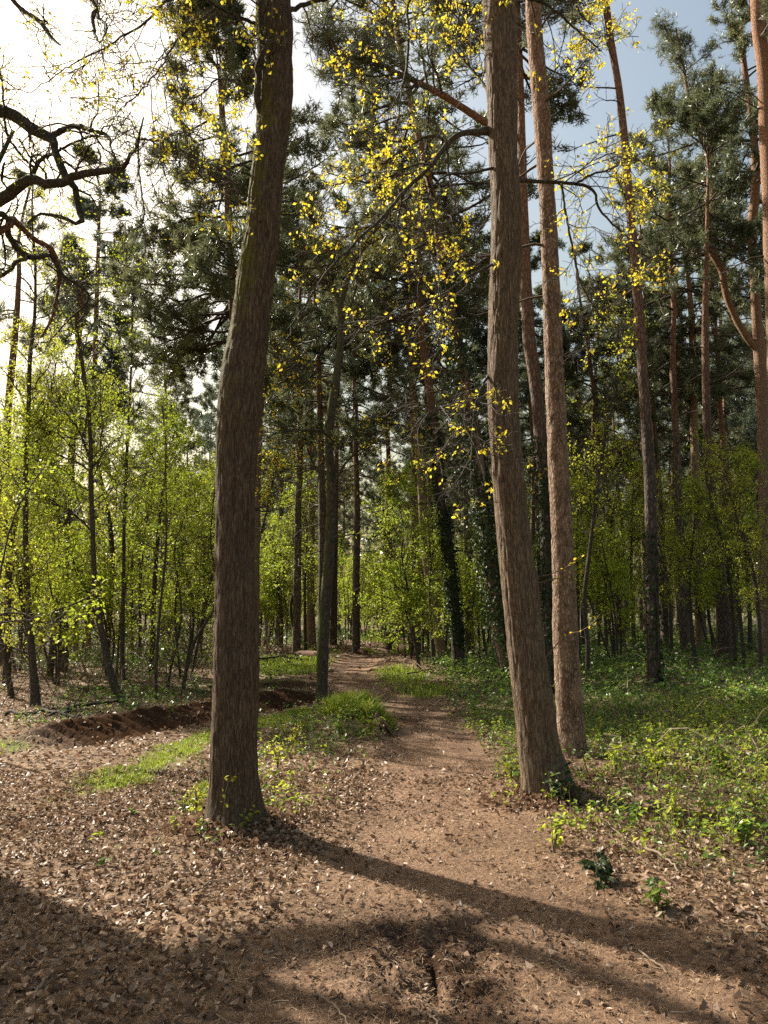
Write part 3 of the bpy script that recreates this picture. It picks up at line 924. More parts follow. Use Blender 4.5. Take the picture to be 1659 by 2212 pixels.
# right oak
D2 = 6.95
rows = [(1128, 1236, 1718), (1118, 1205, 1600), (1107, 1190, 1500), (1096, 1177, 1400), (1087, 1165, 1300), (1076, 1154, 1200), (1068, 1141, 1100), (1062, 1131, 1000), (1055, 1122, 900), (1052, 1119, 800), (1055, 1120, 700), (1058, 1124, 600), (1062, 1126, 500), (1060, 1122, 400), (1055, 1117, 300), (1052, 1118, 200), (1048, 1118, 100), (1043, 1113, 0)]
P, R, base2 = traced(edges(rows), D2)
P, R = extend(P, R, 12.5, 0.07)
oak2 = thing('oak_tree', 'leaning oak with pale brown furrowed trunk and long yellow-leaved boughs, right edge of the footpath', 'tree', base2)
PR2 = oak_trunk(oak2, base2, P, R, 420, 110, 'oak_bark_plain', 8, fis=0.010, flare=0.6)
st2 = []; limbs2 = []
for pts, ds in [
    ([(1060, 283, 22), (1030, 285, 15), (986, 293, 12), (953, 327, 11), (930, 360, 10), (886, 400, 9), (853, 437, 8), (820, 477, 7), (780, 510, 6), (746, 547, 5), (703, 590, 4), (653, 670, 3), (610, 720, 2)], -0.9),
    ([(951, 328, 7), (957, 303, 7), (933, 293, 6), (886, 313, 6), (836, 347, 5), (786, 377, 4), (736, 397, 3.5), (686, 410, 2.5), (640, 425, 2)], -0.5),
    ([(960, -70, 9), (886, 0, 6), (883, 67, 6), (880, 133, 6), (870, 187, 5), (865, 213, 3), (850, 300, 2)], -0.7),
    ([(1056, 200, 8), (1036, 170, 6), (1003, 133, 6), (976, 93, 5), (990, 43, 4), (985, -10, 3)], 0.6),
    ([(1100, 352, 8), (1036, 370, 6), (970, 377, 5), (946, 393, 4), (926, 420, 4), (940, 483, 4), (940, 513, 3.5), (930, 540, 3), (943, 580, 2.5), (960, 660, 2)], -1.1),
    ([(1118, 390, 9), (1173, 393, 8), (1246, 397, 7), (1283, 413, 6), (1293, 450, 5), (1323, 483, 4), (1353, 510, 4), (1383, 547, 3), (1430, 570, 2)], 0.5),
    ([(1244, 397, 6), (1279, 377, 5), (1313, 367, 4), (1346, 350, 3), (1390, 330, 2)], 0.9),
    ([(1214, 396, 5), (1223, 467, 5), (1239, 550, 5), (1256, 617, 4), (1293, 677, 3), (1313, 717, 2)], 0.2),
    ([(1058, 805, 6), (1030, 864, 5), (1020, 954, 4), (1016, 1054, 2)], -0.6),
    ([(1028, 868, 4), (985, 878, 3.5), (953, 882, 3), (910, 900, 2)], -0.8),
    ([(1070, -60, 12), (1000, -60, 10), (900, -50, 8), (800, -40, 6), (720, 10, 4), (690, 80, 2.5)], -1.0),
    ([(1112, -10, 9), (1180, 10, 6), (1240, 60, 5), (1300, 110, 3)], 0.3),
    ([(1085, 560, 6), (1010, 600, 5), (950, 640, 4), (890, 650, 3), (830, 690, 2)], -0.9)]:
    o, s = limb_obj(oak2, base2, pts, D2, 'mossy_bark' if len(st2) < 2 else 'limb_bark', ds, 10 if len(st2) < 2 else 8)
    st2.append(s); limbs2.append(o)
lv = twig_spray(st2, 13, 0.85, 5, 0.38, 3, 0.17, up=-0.14)
sprays(lv, oak2, base2)
p2 = leaf_points(lv, 6, 0.38, 0.026, 0.5, (3.5, 7.0))
leaves_mesh(p2, 0.034, 'oak_young', oak2, base2)
# the 300 largest-showing young leaves, one by one, on the boughs they hang from
lm = MB().add(LEAF6[0], LEAF6[1], 0.75).mesh('young_leaf', M['oak_young'], smooth=False)
lm2 = MB().add(LEAF6[0], LEAF6[1], 0.2).mesh('young_leaf', M['oak_young'], smooth=False)
cand = lv[1][0][:, -1]; cand = cand[(cand[:, 2] > 4.6) | (rng.random(len(cand)) < 0.3)]
cand = cand[rng.permutation(len(cand))[:100]]
for c in cand:
    q = int(np.argmin([np.min(np.linalg.norm(s[:, :3] - c, axis=1)) for s in st2]))
    for r_ in range(3):
        o = bpy.data.objects.new('leaf', lm if random.random() < 0.75 else lm2)
        COL.objects.link(o); o.parent = limbs2[q]
        o.location = Vector(c - base2) + Vector(rng.normal(size=3) * 0.02)
        o.rotation_euler = tuple(rng.uniform(-1.3, 1.3, 2)) + (random.uniform(0, 6.3),)
        s = random.uniform(0.034, 0.05); o.scale = (s, s, s)
top = [np.c_[resample(np.array([[q[0], q[1], q[2], 0.06], [q[0] + dx, q[1] + dy, q[2] + dz, 0.02]]), 8)] for q, dx, dy, dz in
       [(PR2[377], -2.2, 1.6, 1.4), (PR2[385], 2.6, -0.2, 1.6), (PR2[398], -0.6, -2.0, 2.0), (PR2[407], 1.0, 2.2, 2.0), (PR2[416], -0.2, 0.2, 2.6)]]
for s in top:
    v, f = trunk_mesh(s[:, :3], s[:, 3], 8)
    MB().add(v, f).build('branch', M['limb_bark'], oak2, base2)
lv = twig_spray(top, 6, 1.1, 4, 0.5, 3, 0.2)
sprays(lv, oak2, base2)
leaves_mesh(leaf_points(lv, 4, 0.5), 0.045, 'oak_young', oak2, base2)
# thin shoots from the trunk
for pts, ds in [([(1150, 1440, 3), (1176, 1424, 3), (1219, 1377, 2.5), (1266, 1357, 2), (1296, 1327, 1.5)], -0.2), ([(1150, 1262, 2.5), (1209, 1247, 2.2), (1266, 1230, 1.5)], -0.3), ([(1150, 1250, 2), (1212, 1232, 2), (1260, 1198, 1.2)], -0.2), ([(1130, 1090, 2), (1160, 1040, 1.8), (1180, 1010, 1.2)], -0.2)]:
    o, s = limb_obj(oak2, base2, pts, D2, 'dry_twig', ds, 5, 'shoot', 14)
    for q in range(7):
        m = MB(); stamp(m, LEAF6[0], LEAF6[1], s[rng.integers(5, 14), :3][None] + rng.normal(size=(1, 3)) * 0.015, frames(rng.normal(size=(1, 3)) + [0, 0, 1]), 0.035, rng.random(1) * 0.3)
        m.build('leaf', M['oak_young'], o, base2, smooth=False)

# oak standing just outside the frame on the left: its crooked limbs reach into view
D0 = 7.3
oak0_base = np.array([-5.75, 7.2, gz1(-5.75, 7.2)])
oak0 = thing('oak_tree', 'old oak whose crooked bare limbs hang against the white sky', 'tree', oak0_base)
Pt = np.array([[-5.75, 7.2, -0.3, 0.40], [-5.75, 7.2, 0.3, 0.36], [-5.7, 7.2, 1.5, 0.31], [-5.6, 7.2, 3.0, 0.29], [-5.5, 7.2, 4.5, 0.26], [-5.55, 7.2, 6.0, 0.22], [-5.65, 7.2, 8.0, 0.17], [-5.6, 7.2, 10.5, 0.08]])
PR0 = oak_trunk(oak0, oak0_base, Pt[:, :3], Pt[:, 3], 160, 48, 'oak_bark_plain', 12, flare=0.4)
st0 = []
def L0(pts, ds, mat='limb_bark', sides=10, join=None):
    o, s = limb_obj(oak0, oak0_base, pts, D0, mat, ds, sides, n=60); st0.append(s); return s
L0([(-450, 390, 46), (-290, 330, 40), (-120, 260, 33), (0, 240, 26), (33, 253, 25), (67, 277, 24), (93, 290, 23), (115, 302, 20), (117, 323, 16), (130, 353, 17), (143, 383, 16), (163, 407, 14), (167, 443, 14), (177, 477, 12), (163, 484, 9), (140, 473, 8), (107, 463, 7), (80, 467, 6), (60, 483, 4)], -0.6)
L0([(-440, 620, 48), (-280, 560, 42), (-120, 480, 34), (0, 433, 26), (33, 407, 24), (70, 387, 21), (100, 397, 19), (140, 393, 18), (160, 380, 17), (200, 373, 15), (240, 370, 13), (263, 363, 11), (280, 340, 8), (297, 320, 7), (303, 287, 5), (310, 253, 3)], -1.0)
L0([(112, 296, 13), (143, 277, 12), (173, 273, 11), (200, 283, 9), (233, 293, 7), (238, 317, 5), (247, 340, 5), (245, 353, 4)], -1.1)
L0([(292, 327, 6), (300, 302, 6), (350, 303, 5), (363, 290, 4), (417, 287, 3)], -1.3)
L0([(298, 318, 5), (300, 367, 4), (310, 450, 4), (307, 480, 3.5), (290, 497, 2.5)], -1.1)
L0([(-440, 700, 30), (-200, 600, 20), (0, 500, 13), (27, 473, 14), (47, 493, 12), (73, 517, 11), (110, 537, 11), (127, 583, 10), (123, 633, 8), (110, 693, 6), (87, 730, 4)], 1.2, 'dead_wood')
L0([(-440, 520, 30), (-200, 470, 20), (0, 462, 14), (17, 507, 13), (50, 550, 12), (77, 557, 10), (110, 553, 8), (133, 593, 7), (187, 630, 5), (183, 660, 5), (147, 693, 4), (113, 730, 3)], 1.3)
L0([(-430, 780, 24), (-150, 660, 12), (0, 597, 9), (33, 567, 9), (62, 556, 8)], -0.8)
L0([(-460, -40, 30), (-120, -140, 16), (27, 0, 10), (60, 30, 9), (90, 50, 9), (110, 80, 7), (130, 97, 4)], -0.7)
L0([(-470, -120, 26), (60, -180, 14), (197, 0, 9), (200, 30, 8), (203, 67, 7), (210, 87, 5)], -0.9)
L0([(200, 30, 6), (226, 50, 5), (230, 67, 4), (215, 95, 3)], -0.9)
L0([(70, 387, 10), (83, 350, 9), (110, 333, 7), (150, 313, 5), (190, 297, 4), (225, 290, 3)], -0.5)
L0([(75, 362, 6), (50, 340, 6), (23, 303, 5), (10, 260, 5), (5, 180, 4), (-10, 120, 3)], -0.3)
for Pw in ([[-5.6, 7.2, 4.5, 0.13], [-5.55, 8.3, 5.2, 0.11], [-5.5, 8.96, 5.86, 0.10], [-5.8, 9.07, 7.4, 0.075], [-5.9, 9.1, 9.2, 0.03]], [[-5.53, 8.5, 5.4, 0.07], [-5.2, 9.3, 6.0, 0.06], [-5.5, 9.9, 7.2, 0.045], [-5.3, 10.2, 8.4, 0.025]], [[-5.6, 7.2, 2.6, 0.09], [-5.3, 6.6, 2.9, 0.07], [-4.6, 6.2, 2.7, 0.05], [-4.1, 6.0, 2.9, 0.03]]):
    PW_ = resample(np.array(Pw), 30); v, f = trunk_mesh(PW_[:, :3], PW_[:, 3], 9)
    MB().add(v, f).build('branch', M['limb_bark'], oak0, oak0_base); st0.append(PW_)
lv = twig_spray(st0, 12, 0.7, 5, 0.34, 3, 0.16, up=-0.05)
sprays(lv, oak0, oak0_base)
leaves_mesh(leaf_points(lv, 2, 0.3, 0.02), 0.022, 'fresh_yellow', oak0, oak0_base)
top = []
for dx, dy, dz, k in [(-2.6, 1.0, 1.5, 110), (1.2, 0.5, 3.4, 150), (-1.5, -2.0, 2.6, 130), (-1.2, 2.0, 2.5, 120), (-3.0, -0.5, 1.2, 100), (1.7, 1.6, 1.6, 140), (1.0, 2.2, 1.9, 146), (2.2, 0.6, 2.2, 150)]:  # last three boughs are added to cast dappled shade on the stout oak
    q = PR0[k]
    s = np.c_[resample(np.array([[q[0], q[1], q[2], 0.09], [q[0] + dx * 0.5, q[1] + dy * 0.5, q[2] + dz * 0.4, 0.06], [q[0] + dx, q[1] + dy, q[2] + dz, 0.02]]), 10)]
    top.append(s)
    v, f = trunk_mesh(s[:, :3], s[:, 3], 8)
    MB().add(v, f).build('branch', M['limb_bark'], oak0, oak0_base)
lv = twig_spray(top, 6, 1.1, 4, 0.5, 3, 0.2)
sprays(lv, oak0, oak0_base)
leaves_mesh(leaf_points(lv, 7, 0.8, 0.07), 0.06, 'fresh_yellow', oak0, oak0_base)

# ------------------------------------------------------------------ pines, traced one by one
pine('tall pine with pale scaly trunk lit along one side, close behind the leaning oak',
     [(1237, 1632, 62), (1232, 1560, 57), (1223, 1400, 54), (1216, 1200, 47), (1206, 1000, 44), (1197, 800, 40), (1190, 600, 37), (1180, 400, 35), (1166, 200, 36), (1152, 0, 32)],
     8.9, 15.5, 10.5, 2.4, nb=16, hero=True, dead=7)
pine('curved dark pine with ivy low on its stem, half hidden behind the leaning oak',
     [(1196, 1500, 27), (1188, 1370, 24), (1181, 1237, 25), (1178, 1104, 26), (1169, 970, 27), (1161, 870, 28), (1153, 804, 28), (1143, 737, 28), (1136, 633, 26), (1131, 533, 24), (1128, 400, 20), (1122, 167, 15), (1116, 0, 13)],
     14.8, 18.5, 12.6, 2.3, nb=26, near='vfar', tuft=0.16, mat='pine_bark_dark', dead=6)
pine('straight pine with dark bare stem in the undergrowth, dead side branches high up',
     [(1416, 1515, 36), (1414, 1470, 29), (1409, 1237, 27), (1402, 1004, 24), (1389, 804, 22), (1383, 700, 21), (1372, 567, 20), (1363, 467, 18), (1353, 333, 17), (1339, 200, 15), (1319, 83, 15), (1308, 0, 15)],
     13.9, 18.0, 13.4, 2.3, nb=16, mat='pine_bark_dark', near=True, dead=16)
pine('thick dark-footed pine with pale upper stem and stubs of dead branches, deep in the undergrowth',
     [(1567, 1462, 34), (1561, 1304, 26), (1549, 1204, 24), (1536, 1070, 21), (1528, 937, 18), (1524, 737, 15), (1525, 640, 12), (1528, 560, 9)],
     19.0, 15.0, 10.5, 2.3, nb=26, near='vfar', tuft=0.18, mat='pine_bark_dark', dead=14)
pine('slim reddish pine standing just behind the pale-topped one',
     [(1512, 1405, 18), (1503, 1054, 17), (1498, 870, 16), (1496, 770, 15), (1494, 690, 13)],
     26.0, 17.0, 10.0, 2.6, nb=30, dead=8, near='vfar', tuft=0.2)
pine('forked orange-barked pine whose thinner stem bends out and up again',
     [(1655, 1430, 32), (1653, 1137, 28), (1646, 870, 26), (1640, 770, 26), (1633, 700, 22), (1628, 600, 18), (1622, 500, 20), (1630, 400, 18), (1626, 300, 15), (1616, 217, 13), (1606, 150, 12), (1598, 60, 10)],
     21.0, 19.5, 11.5, 2.8, nb=40, dead=10, near='vfar', tuft=0.19)
forked = list(COL.objects)
fk = [o for o in COL.objects if o.get('label', '').startswith('forked orange')][0]
fko, fks = limb_obj(fk, np.array(fk.location), [(1640, 760, 16), (1606, 717, 15), (1573, 650, 14), (1558, 583, 14), (1529, 527, 14), (1536, 467, 13), (1539, 400, 12), (1536, 333, 11), (1513, 293, 10), (1493, 250, 8), (1483, 183, 6), (1473, 133, 5), (1460, 60, 3)], 21.0, 'pine_bark', -0.6, 10, 'branch', 60)
def needle_spray(o, s, base, n1, lf, tuft, i0=0):
    wd, ne = MB(), MB()
    b2, r2 = spawn(s[None, i0:, :3], s[None, i0:, 3], n1, 0.1, 1.0, labs=lf, ang=0.9, up=0.15, n=6, rf=0.5)
    b3, r3 = spawn(b2, r2, 7, 0.2, 1.0, lf=0.42, ang=0.8, up=0.2, n=4, rf=0.6)
    for b, r in ((b2, r2), (b3, r3)):
        v, f = tubes(b, np.maximum(r, 0.004), 3); wd.add(v, f)
    tp = np.concatenate([b3[:, -1], b3[:, 2], b3[:, 1], b2[:, -1]]); tp = np.repeat(tp, 2, 0) + rng.normal(size=(len(tp) * 2, 3)) * 0.1
    stamp(ne, TUFT_FAR[0][0], TUFT_FAR[0][1], tp, frames(rng.normal(size=tp.shape) + [0, 0, 1]), tuft)
    wd.build('twigs', M['pine_twig'], o, base, kind='stuff'); ne.build('needles', M['needles'], o, base, smooth=False, kind='stuff')


needle_spray(fko, fks, np.array(fk.location), 26, 1.6, 0.17, 30)
pine('sunlit orange-barked pine with thick bare upper stem',
     [(1690, 1475, 40), (1680, 900, 34), (1668, 500, 32), (1658, 267, 30), (1650, 133, 28), (1640, 67, 27), (1636, 0, 27)],
     17.0, 20.0, 15.0, 2.6, nb=12, mat='pine_bark', dead=6)
B = pine('pine leaning hard toward the footpath with dense ivy round its lower stem',
     [(1100, 1472, 36), (1085, 1400, 30), (1070, 1280, 28), (1050, 1150, 26), (1035, 1000, 25), (1015, 880, 24), (1000, 800, 22), (985, 720, 21), (970, 640, 20), (950, 530, 18), (938, 440, 16), (905, 300, 15), (882, 190, 14), (860, 80, 13), (848, 0, 12)],
     17.8, 19.5, 10.3, 3.0, nb=56, near='vfar', tuft=0.19, mat='pine_bark', dead=10)
A = pine('ivy-sleeved pine standing at the grass where the footpath bends',
     [(990, 1444, 27), (980, 1304, 22), (966, 1170, 20), (950, 1070, 19), (943, 970, 18), (933, 887, 17), (923, 804, 18), (913, 737, 17), (908, 620, 15), (900, 517, 13), (873, 440, 12), (860, 390, 11), (820, 290, 9)],
     21.3, 16.8, 8.8, 3.1, nb=54, near='vfar', tuft=0.19, mat='pine_bark_dark', dead=12)
pine('pink-barked slim pine just beyond the ivy-sleeved one',
     [(957, 1422, 24), (936, 1304, 20), (920, 1204, 16), (913, 1137, 15), (906, 1004, 14), (896, 904, 13), (890, 770, 12), (883, 617, 10)],
     24.5, 18.0, 10.5, 2.7, nb=32, dead=8, near='vfar', tuft=0.2)
pine('pale slender pine between the pink-barked one and the leaning ivy pine',
     [(940, 1400, 14), (932, 1200, 14), (930, 1087, 13), (926, 937, 13), (921, 800, 11)],
     30.0, 19.0, 11.5, 2.8, nb=30, dead=4, near='vfar', tuft=0.2)
pine('dark bushy pine with low sweeping boughs behind the stout oak',
     [(520, 1440, 22), (512, 1000, 19), (503, 667, 18), (500, 600, 17), (493, 467, 16), (485, 333, 15), (477, 217, 13), (472, 150, 8)],
     17.5, 16.2, 7.2, 2.6, nb=66, near='vfar', tuft=0.19, dead=14, droop=0.16, k2=8, k3=5, extra=[(7.6, 9.8, 8, 3.2, math.pi)], mat='pine_bark_dark')
pine('pine with pale bark showing just beside the stout oak trunk',
     [(548, 1420, 22), (556, 1000, 19), (566, 837, 19), (574, 760, 17)],
     24.0, 17.0, 10.5, 2.6, nb=30, dead=6, near='vfar', tuft=0.2)
pine('straight thick-footed pine by the fallen log',
     [(673, 1392, 22), (671, 1270, 15), (673, 1137, 14), (673, 1004, 14), (670, 870, 13), (666, 754, 10)],
     33.0, 18.5, 10.0, 3.0, nb=34, dead=8, near='vfar', tuft=0.2)
pine('dark straight pine right behind the slender mossy oak',
     [(719, 1386, 20), (723, 1237, 13), (726, 1070, 10), (728, 900, 9)],
     36.0, 19.0, 11.0, 3.0, nb=32, mat='pine_bark_dark', dead=5, near='vfar', tuft=0.2)
pine('narrow blue-green conifer rising above the birch saplings',
     [(190, 1420, 14), (198, 1000, 12), (207, 700, 10), (213, 500, 7), (216, 400, 4)],
     25.0, 17.6, 8.0, 2.1, nb=64, near='vfar', tuft=0.2, needles='needles_blue', dead=4, droop=0.2, k2=8, name='conifer_tree')
pine('grey pine stem leaning slightly among the birch saplings',
     [(140, 1400, 19), (142, 1300, 17), (143, 1150, 17), (153, 1037, 15), (160, 904, 14), (167, 804, 12), (172, 720, 10)],
     20.0, 11.5, 9.0, 1.2, nb=10, mat='pine_bark_dark', dead=4)
pine('dark pine stem beside the slender birch with the forked foot',
     [(8, 1430, 17), (14, 1000, 16), (17, 870, 15), (30, 737, 14), (40, 600, 10)],
     22.0, 15.0, 10.0, 1.6, nb=16, mat='pine_bark_dark', dead=6)

# bough of the curved pine that crosses above the path
cp = [o for o in COL.objects if o.get('label', '').startswith('curved dark pine')][0]
o, s = limb_obj(cp, np.array(cp.location), [(1124, 300, 16), (1085, 285, 15), (1036, 257, 15), (960, 208, 14), (880, 168, 12), (800, 135, 10), (735, 115, 8), (700, 60, 5)], 14.8, 'pine_bark_dark', -0.5, 8)
needle_spray(o, s, np.array(cp.location), 24, 1.3, 0.15, 12)

# ivy on trunks
def ivy(label, pts, d, dens, y0, y1, thick=0.06):
    P, R, base = traced(pts, d)
    PR = resample(np.c_[P, R], 80)
    z = PR[:, 2]
    za, zb = at(0, y0, d)[2], at(0, y1, d)[2]
    n = int(dens * (zb - za))
    zz = za + (zb - za) * rng.random(n) ** 1.15
    pos, rr = at_height(PR[:, :3], PR[:, 3], zz)
    az = rng.random(n) * 2 * math.pi
    patch = fbm(az * 1.2, zz * 1.5, 2, 71) > 0.36
    dirn = np.stack([np.cos(az), np.sin(az), np.zeros(n)], -1)
    p = pos + dirn * (rr + thick * rng.random(n) ** 1.5)[:, None]
    p, dirn = p[patch], dirn[patch]
    m = MB()
    stamp(m, LEAF4[0] * [1.3, 1, 1], LEAF4[1], p, frames(dirn + rng.normal(size=dirn.shape) * 0.45), 0.075 * (0.6 + 0.8 * rng.random(len(p))))
    t = thing('ivy_plant', label, 'ivy', base)
    m.build('leaves', M['ivy'], t, base, smooth=False, kind='stuff')
    # climbing stems
    w = MB()
    for k in range(4):
        a0 = rng.random() * 6.3
        zs = np.linspace(z[1] - 0.05, za + (zb - za) * rng.uniform(0.6, 1), 40)
        q, r_ = at_height(PR[:, :3], PR[:, 3], zs)
        aa = a0 + 0.5 * np.sin(zs * 1.3 + k)
        pth = q + np.stack([np.cos(aa), np.sin(aa), 0 * aa], -1) * (r_ + 0.008)[:, None]
        v, f = tubes(pth[None], np.full((1, 40), 0.012), 5)
        w.add(v, f)
    w.build('stems', M['twig'], t, base, kind='stuff')


ivy('dense dark ivy sleeve on the pine at the bend of the footpath', [(990, 1444, 27), (980, 1304, 22), (966, 1170, 20), (950, 1070, 19), (943, 970, 18), (933, 887, 17), (923, 804, 18)], 21.3, 700, 1400, 900, 0.12)
ivy('thick ragged ivy hanging on the pine that leans toward the footpath', [(1100, 1472, 36), (1085, 1400, 30), (1070, 1280, 28), (1050, 1150, 26), (1035, 1000, 25), (1015, 880, 24), (1000, 800, 22), (985, 720, 21), (970, 640, 20), (950, 530, 18)], 17.8, 900, 1470, 560, 0.34)
ivy('sparse ivy on the curved pine behind the leaning oak', [(1196, 1500, 27), (1188, 1370, 24), (1181, 1237, 25), (1178, 1104, 26), (1169, 970, 27), (1161, 870, 28)], 14.8, 340, 1490, 940, 0.06)
ivy('thin ivy creeping up the straight dark pine in the undergrowth', [(1416, 1515, 36), (1414, 1470, 29), (1409, 1237, 27), (1402, 1004, 24)], 13.9, 150, 1500, 1150, 0.04)

# a second big stem, added outside the frame to shade the near corner
bx_, by_ = -5.25, 6.3
shade_oak_base = np.array([bx_, by_, gz1(bx_, by_)])
shade_oak = thing('oak_tree', 'unseen straight oak added beside the old crooked-limbed oak to shade the near corner', 'tree', shade_oak_base)
PT_ = np.array([[bx_, by_, -0.3, 0.38], [bx_, by_, 0.4, 0.34], [bx_ + 0.05, by_, 3, 0.30], [bx_ - 0.05, by_, 6, 0.25], [bx_, by_, 9, 0.16], [bx_ + 0.1, by_, 11.5, 0.05]])
PRt = oak_trunk(shade_oak, shade_oak_base, PT_[:, :3], PT_[:, 3], 120, 40, 'oak_bark_plain', 14, flare=0.4)
stt = []
for dx, dy, dz, k in [(-2.4, 0.6, 1.6, 90), (-1.0, -2.2, 1.8, 96), (-1.6, 1.8, 2.0, 100), (0.8, -0.6, 2.4, 106)]:
    q = PRt[k]; sg = resample(np.array([[*q[:3], 0.09], [q[0] + dx * 0.5, q[1] + dy * 0.5, q[2] + dz * 0.4, 0.06], [q[0] + dx, q[1] + dy, q[2] + dz, 0.02]]), 10)
    stt.append(sg); v, f = trunk_mesh(sg[:, :3], sg[:, 3], 8); MB().add(v, f).build('branch', M['limb_bark'], shade_oak, shade_oak_base)
lv = twig_spray(stt, 6, 1.0, 4, 0.5, 3, 0.2); sprays(lv, shade_oak, shade_oak_base); leaves_mesh(leaf_points(lv, 4, 0.5), 0.05, 'fresh_yellow', shade_oak, shade_oak_base)

# slender mossy oak beside the path
D14 = 15.0
pts = [(694, 1503, 28), (696, 1453, 24), (698, 1370, 25), (703, 1304, 24), (711, 1204, 23), (715, 1104, 21), (716, 1037, 20), (710, 954, 17), (716, 887, 18), (726, 820, 18), (735, 754, 16), (736, 667, 14), (735, 650, 13)]
P, R, base14 = traced(pts, D14)
oak3 = thing('oak_tree', 'slender mossy oak with a forked top, standing alone beside the footpath', 'tree', base14)
PR = resample(np.c_[P, R], 140)
v, f = trunk_mesh(PR[:, :3], PR[:, 3], 24, fis=0.006, cell=(0.04, 0.15), flare=0.3, seed=4)
MB().add(v, f).build('trunk', M['mossy_bark'], oak3, base14)
st3 = []
for pts, ds in [([(736, 660, 13), (715, 610, 8), (686, 573, 7), (663, 533, 6), (620, 493, 4), (590, 440, 2)], 0.8), ([(735, 658, 12), (753, 600, 9), (770, 567, 7), (793, 520, 6), (836, 467, 4), (860, 400, 2)], -0.8), ([(722, 835, 9), (700, 822, 7), (675, 800, 6), (640, 790, 5), (600, 800, 3)], -0.8),
                ([(712, 945, 8), (690, 930, 6), (640, 930, 5), (600, 935, 4), (570, 950, 2)], -1.0), ([(714, 1030, 7), (690, 1010, 5), (650, 1005, 4), (600, 1020, 3)], 1.0), ([(718, 1060, 8), (735, 1020, 6), (760, 985, 5), (800, 960, 4), (850, 945, 2)], -0.8), ([(735, 745, 7), (770, 720, 5), (820, 715, 4), (870, 690, 2)], 0.9),
                ([(738, 700, 7), (765, 640, 5), (775, 560, 4), (770, 480, 2)], 0.5)]:
    o, s = limb_obj(oak3, base14, pts, D14, 'mossy_bark', ds, 7); st3.append(s)
lv = twig_spray(st3, 12, 1.4, 6, 0.7, 3, 0.3, up=-0.05)
sprays(lv, oak3, base14, 'twig')
leaves_mesh(leaf_points(lv, 4, 0.24, 0.05, 0.8), 0.05, 'oak_young', oak3, base14)


# ------------------------------------------------------------------ birch saplings and young trees, traced
def sapling(label, pts, d, ztop, z0, leaf='fresh', size=0.055, nl=3, frac=0.6, k=(16, 6, 3), ln=(1.3, 0.55, 0.22), group=None, mat='sapling_bark', up=0.25, name='birch_sapling', forks=()):
    P, R, base = traced(pts, d)
    P, R = extend(P, R, ztop, 0.012, 0.7)
    PR = resample(np.c_[P, R], 60)
    t = thing(name, label, 'tree', base, group)
    v, f = trunk_mesh(PR[:, :3], np.maximum(PR[:, 3], 0.008), 10, flare=0.3, seed=int(abs(pts[0][0])))
    MB().add(v, f, RIDGE[0]).build('trunk', M[mat], t, base)
    i0 = int(np.argmax(PR[:, 2] > z0))
    st = [PR[i0:]]
    for fp in forks:
        o, s = limb_obj(t, base, fp, d, mat, 0.3, 7); st.append(s)
    lv = twig_spray(st, k[0], ln[0], k[1], ln[1], k[2], ln[2], up=up)
    sprays(lv, t, base)
    leaves_mesh(leaf_points(lv, nl + 1, min(1, frac * 1.25), 0.05, 0.7), size * 0.9, leaf, t, base)
    return t


sapling('birch sapling leaning left with a dark curved foot beside the muddy rut',
        [(262, 1497, 20), (250, 1470, 18), (230, 1404, 15), (213, 1320, 13), (203, 1237, 12), (200, 1137, 11), (196, 1037, 10), (196, 970, 9), (190, 870, 8), (180, 804, 8), (170, 737, 8), (164, 690, 6)], 14.6, 9.0, 2.6, 'fresh', k=(34, 6, 3), ln=(1.7, 0.6, 0.22),
        forks=[[(194, 1020, 5), (170, 1000, 4), (130, 985, 3), (90, 960, 2)], [(200, 1150, 5), (170, 1120, 4), (110, 1080, 3), (60, 1060, 2)], [(194, 990, 5), (170, 930, 4), (140, 890, 3), (110, 850, 2)]])
sapling('slender birch with a forked foot at the edge of the leaf litter',
        [(78, 1502, 24), (75, 1454, 18), (67, 1370, 15), (57, 1237, 12), (55, 1070, 11), (57, 970, 10), (62, 870, 9), (65, 770, 9), (75, 680, 7), (76, 560, 5)], 14.4, 10.5, 2.8, 'fresh_yellow', k=(40, 6, 3), ln=(1.6, 0.6, 0.22),
        forks=[[(76, 1490, 10), (63, 1387, 9), (47, 1304, 8), (37, 1204, 7), (20, 1154, 5), (0, 1120, 3)]])
sapling('thin upright birch with glowing yellow-green crown', [(268, 1455, 12), (265, 1404, 10), (267, 1237, 8), (268, 1137, 8), (273, 1004, 7), (278, 904, 6), (283, 804, 5), (285, 737, 4), (286, 650, 3)], 17.5, 9.4, 2.6, 'fresh', k=(48, 6, 3), ln=(1.9, 0.6, 0.25), nl=4)
sapling('crooked dark sapling at the foot of the forked birch', [(26, 1482, 14), (18, 1440, 11), (5, 1385, 9), (-8, 1320, 8), (-15, 1230, 6), (-10, 1100, 4)], 15.5, 5.5, 2.0, 'fresh', k=(20, 6, 3))
sapling('thin dark sapling with two leaning stems near the end of the rut', [(395, 1478, 8), (402, 1445, 7), (420, 1387, 7), (445, 1345, 6), (462, 1315, 5), (470, 1260, 4)], 16.0, 4.5, 1.6, 'fresh_green', k=(16, 6, 3), forks=[[(396, 1476, 6), (405, 1420, 5), (412, 1370, 4), (410, 1310, 2)]])
sapling('slim sapling arching left above the leaf litter', [(362, 1472, 7), (368, 1440, 6), (383, 1380, 6), (392, 1330, 5), (385, 1260, 3)], 16.2, 4.4, 1.6, 'fresh', k=(16, 6, 3))
sapling('straight thin sapling with bright green leaves beside the arching one', [(340, 1492, 8), (337, 1454, 7), (340, 1390, 7), (347, 1304, 6), (357, 1204, 5), (360, 1100, 3)], 15.0, 5.6, 1.8, 'fresh_green', k=(30, 6, 3), ln=(1.4, 0.6, 0.25), nl=4)
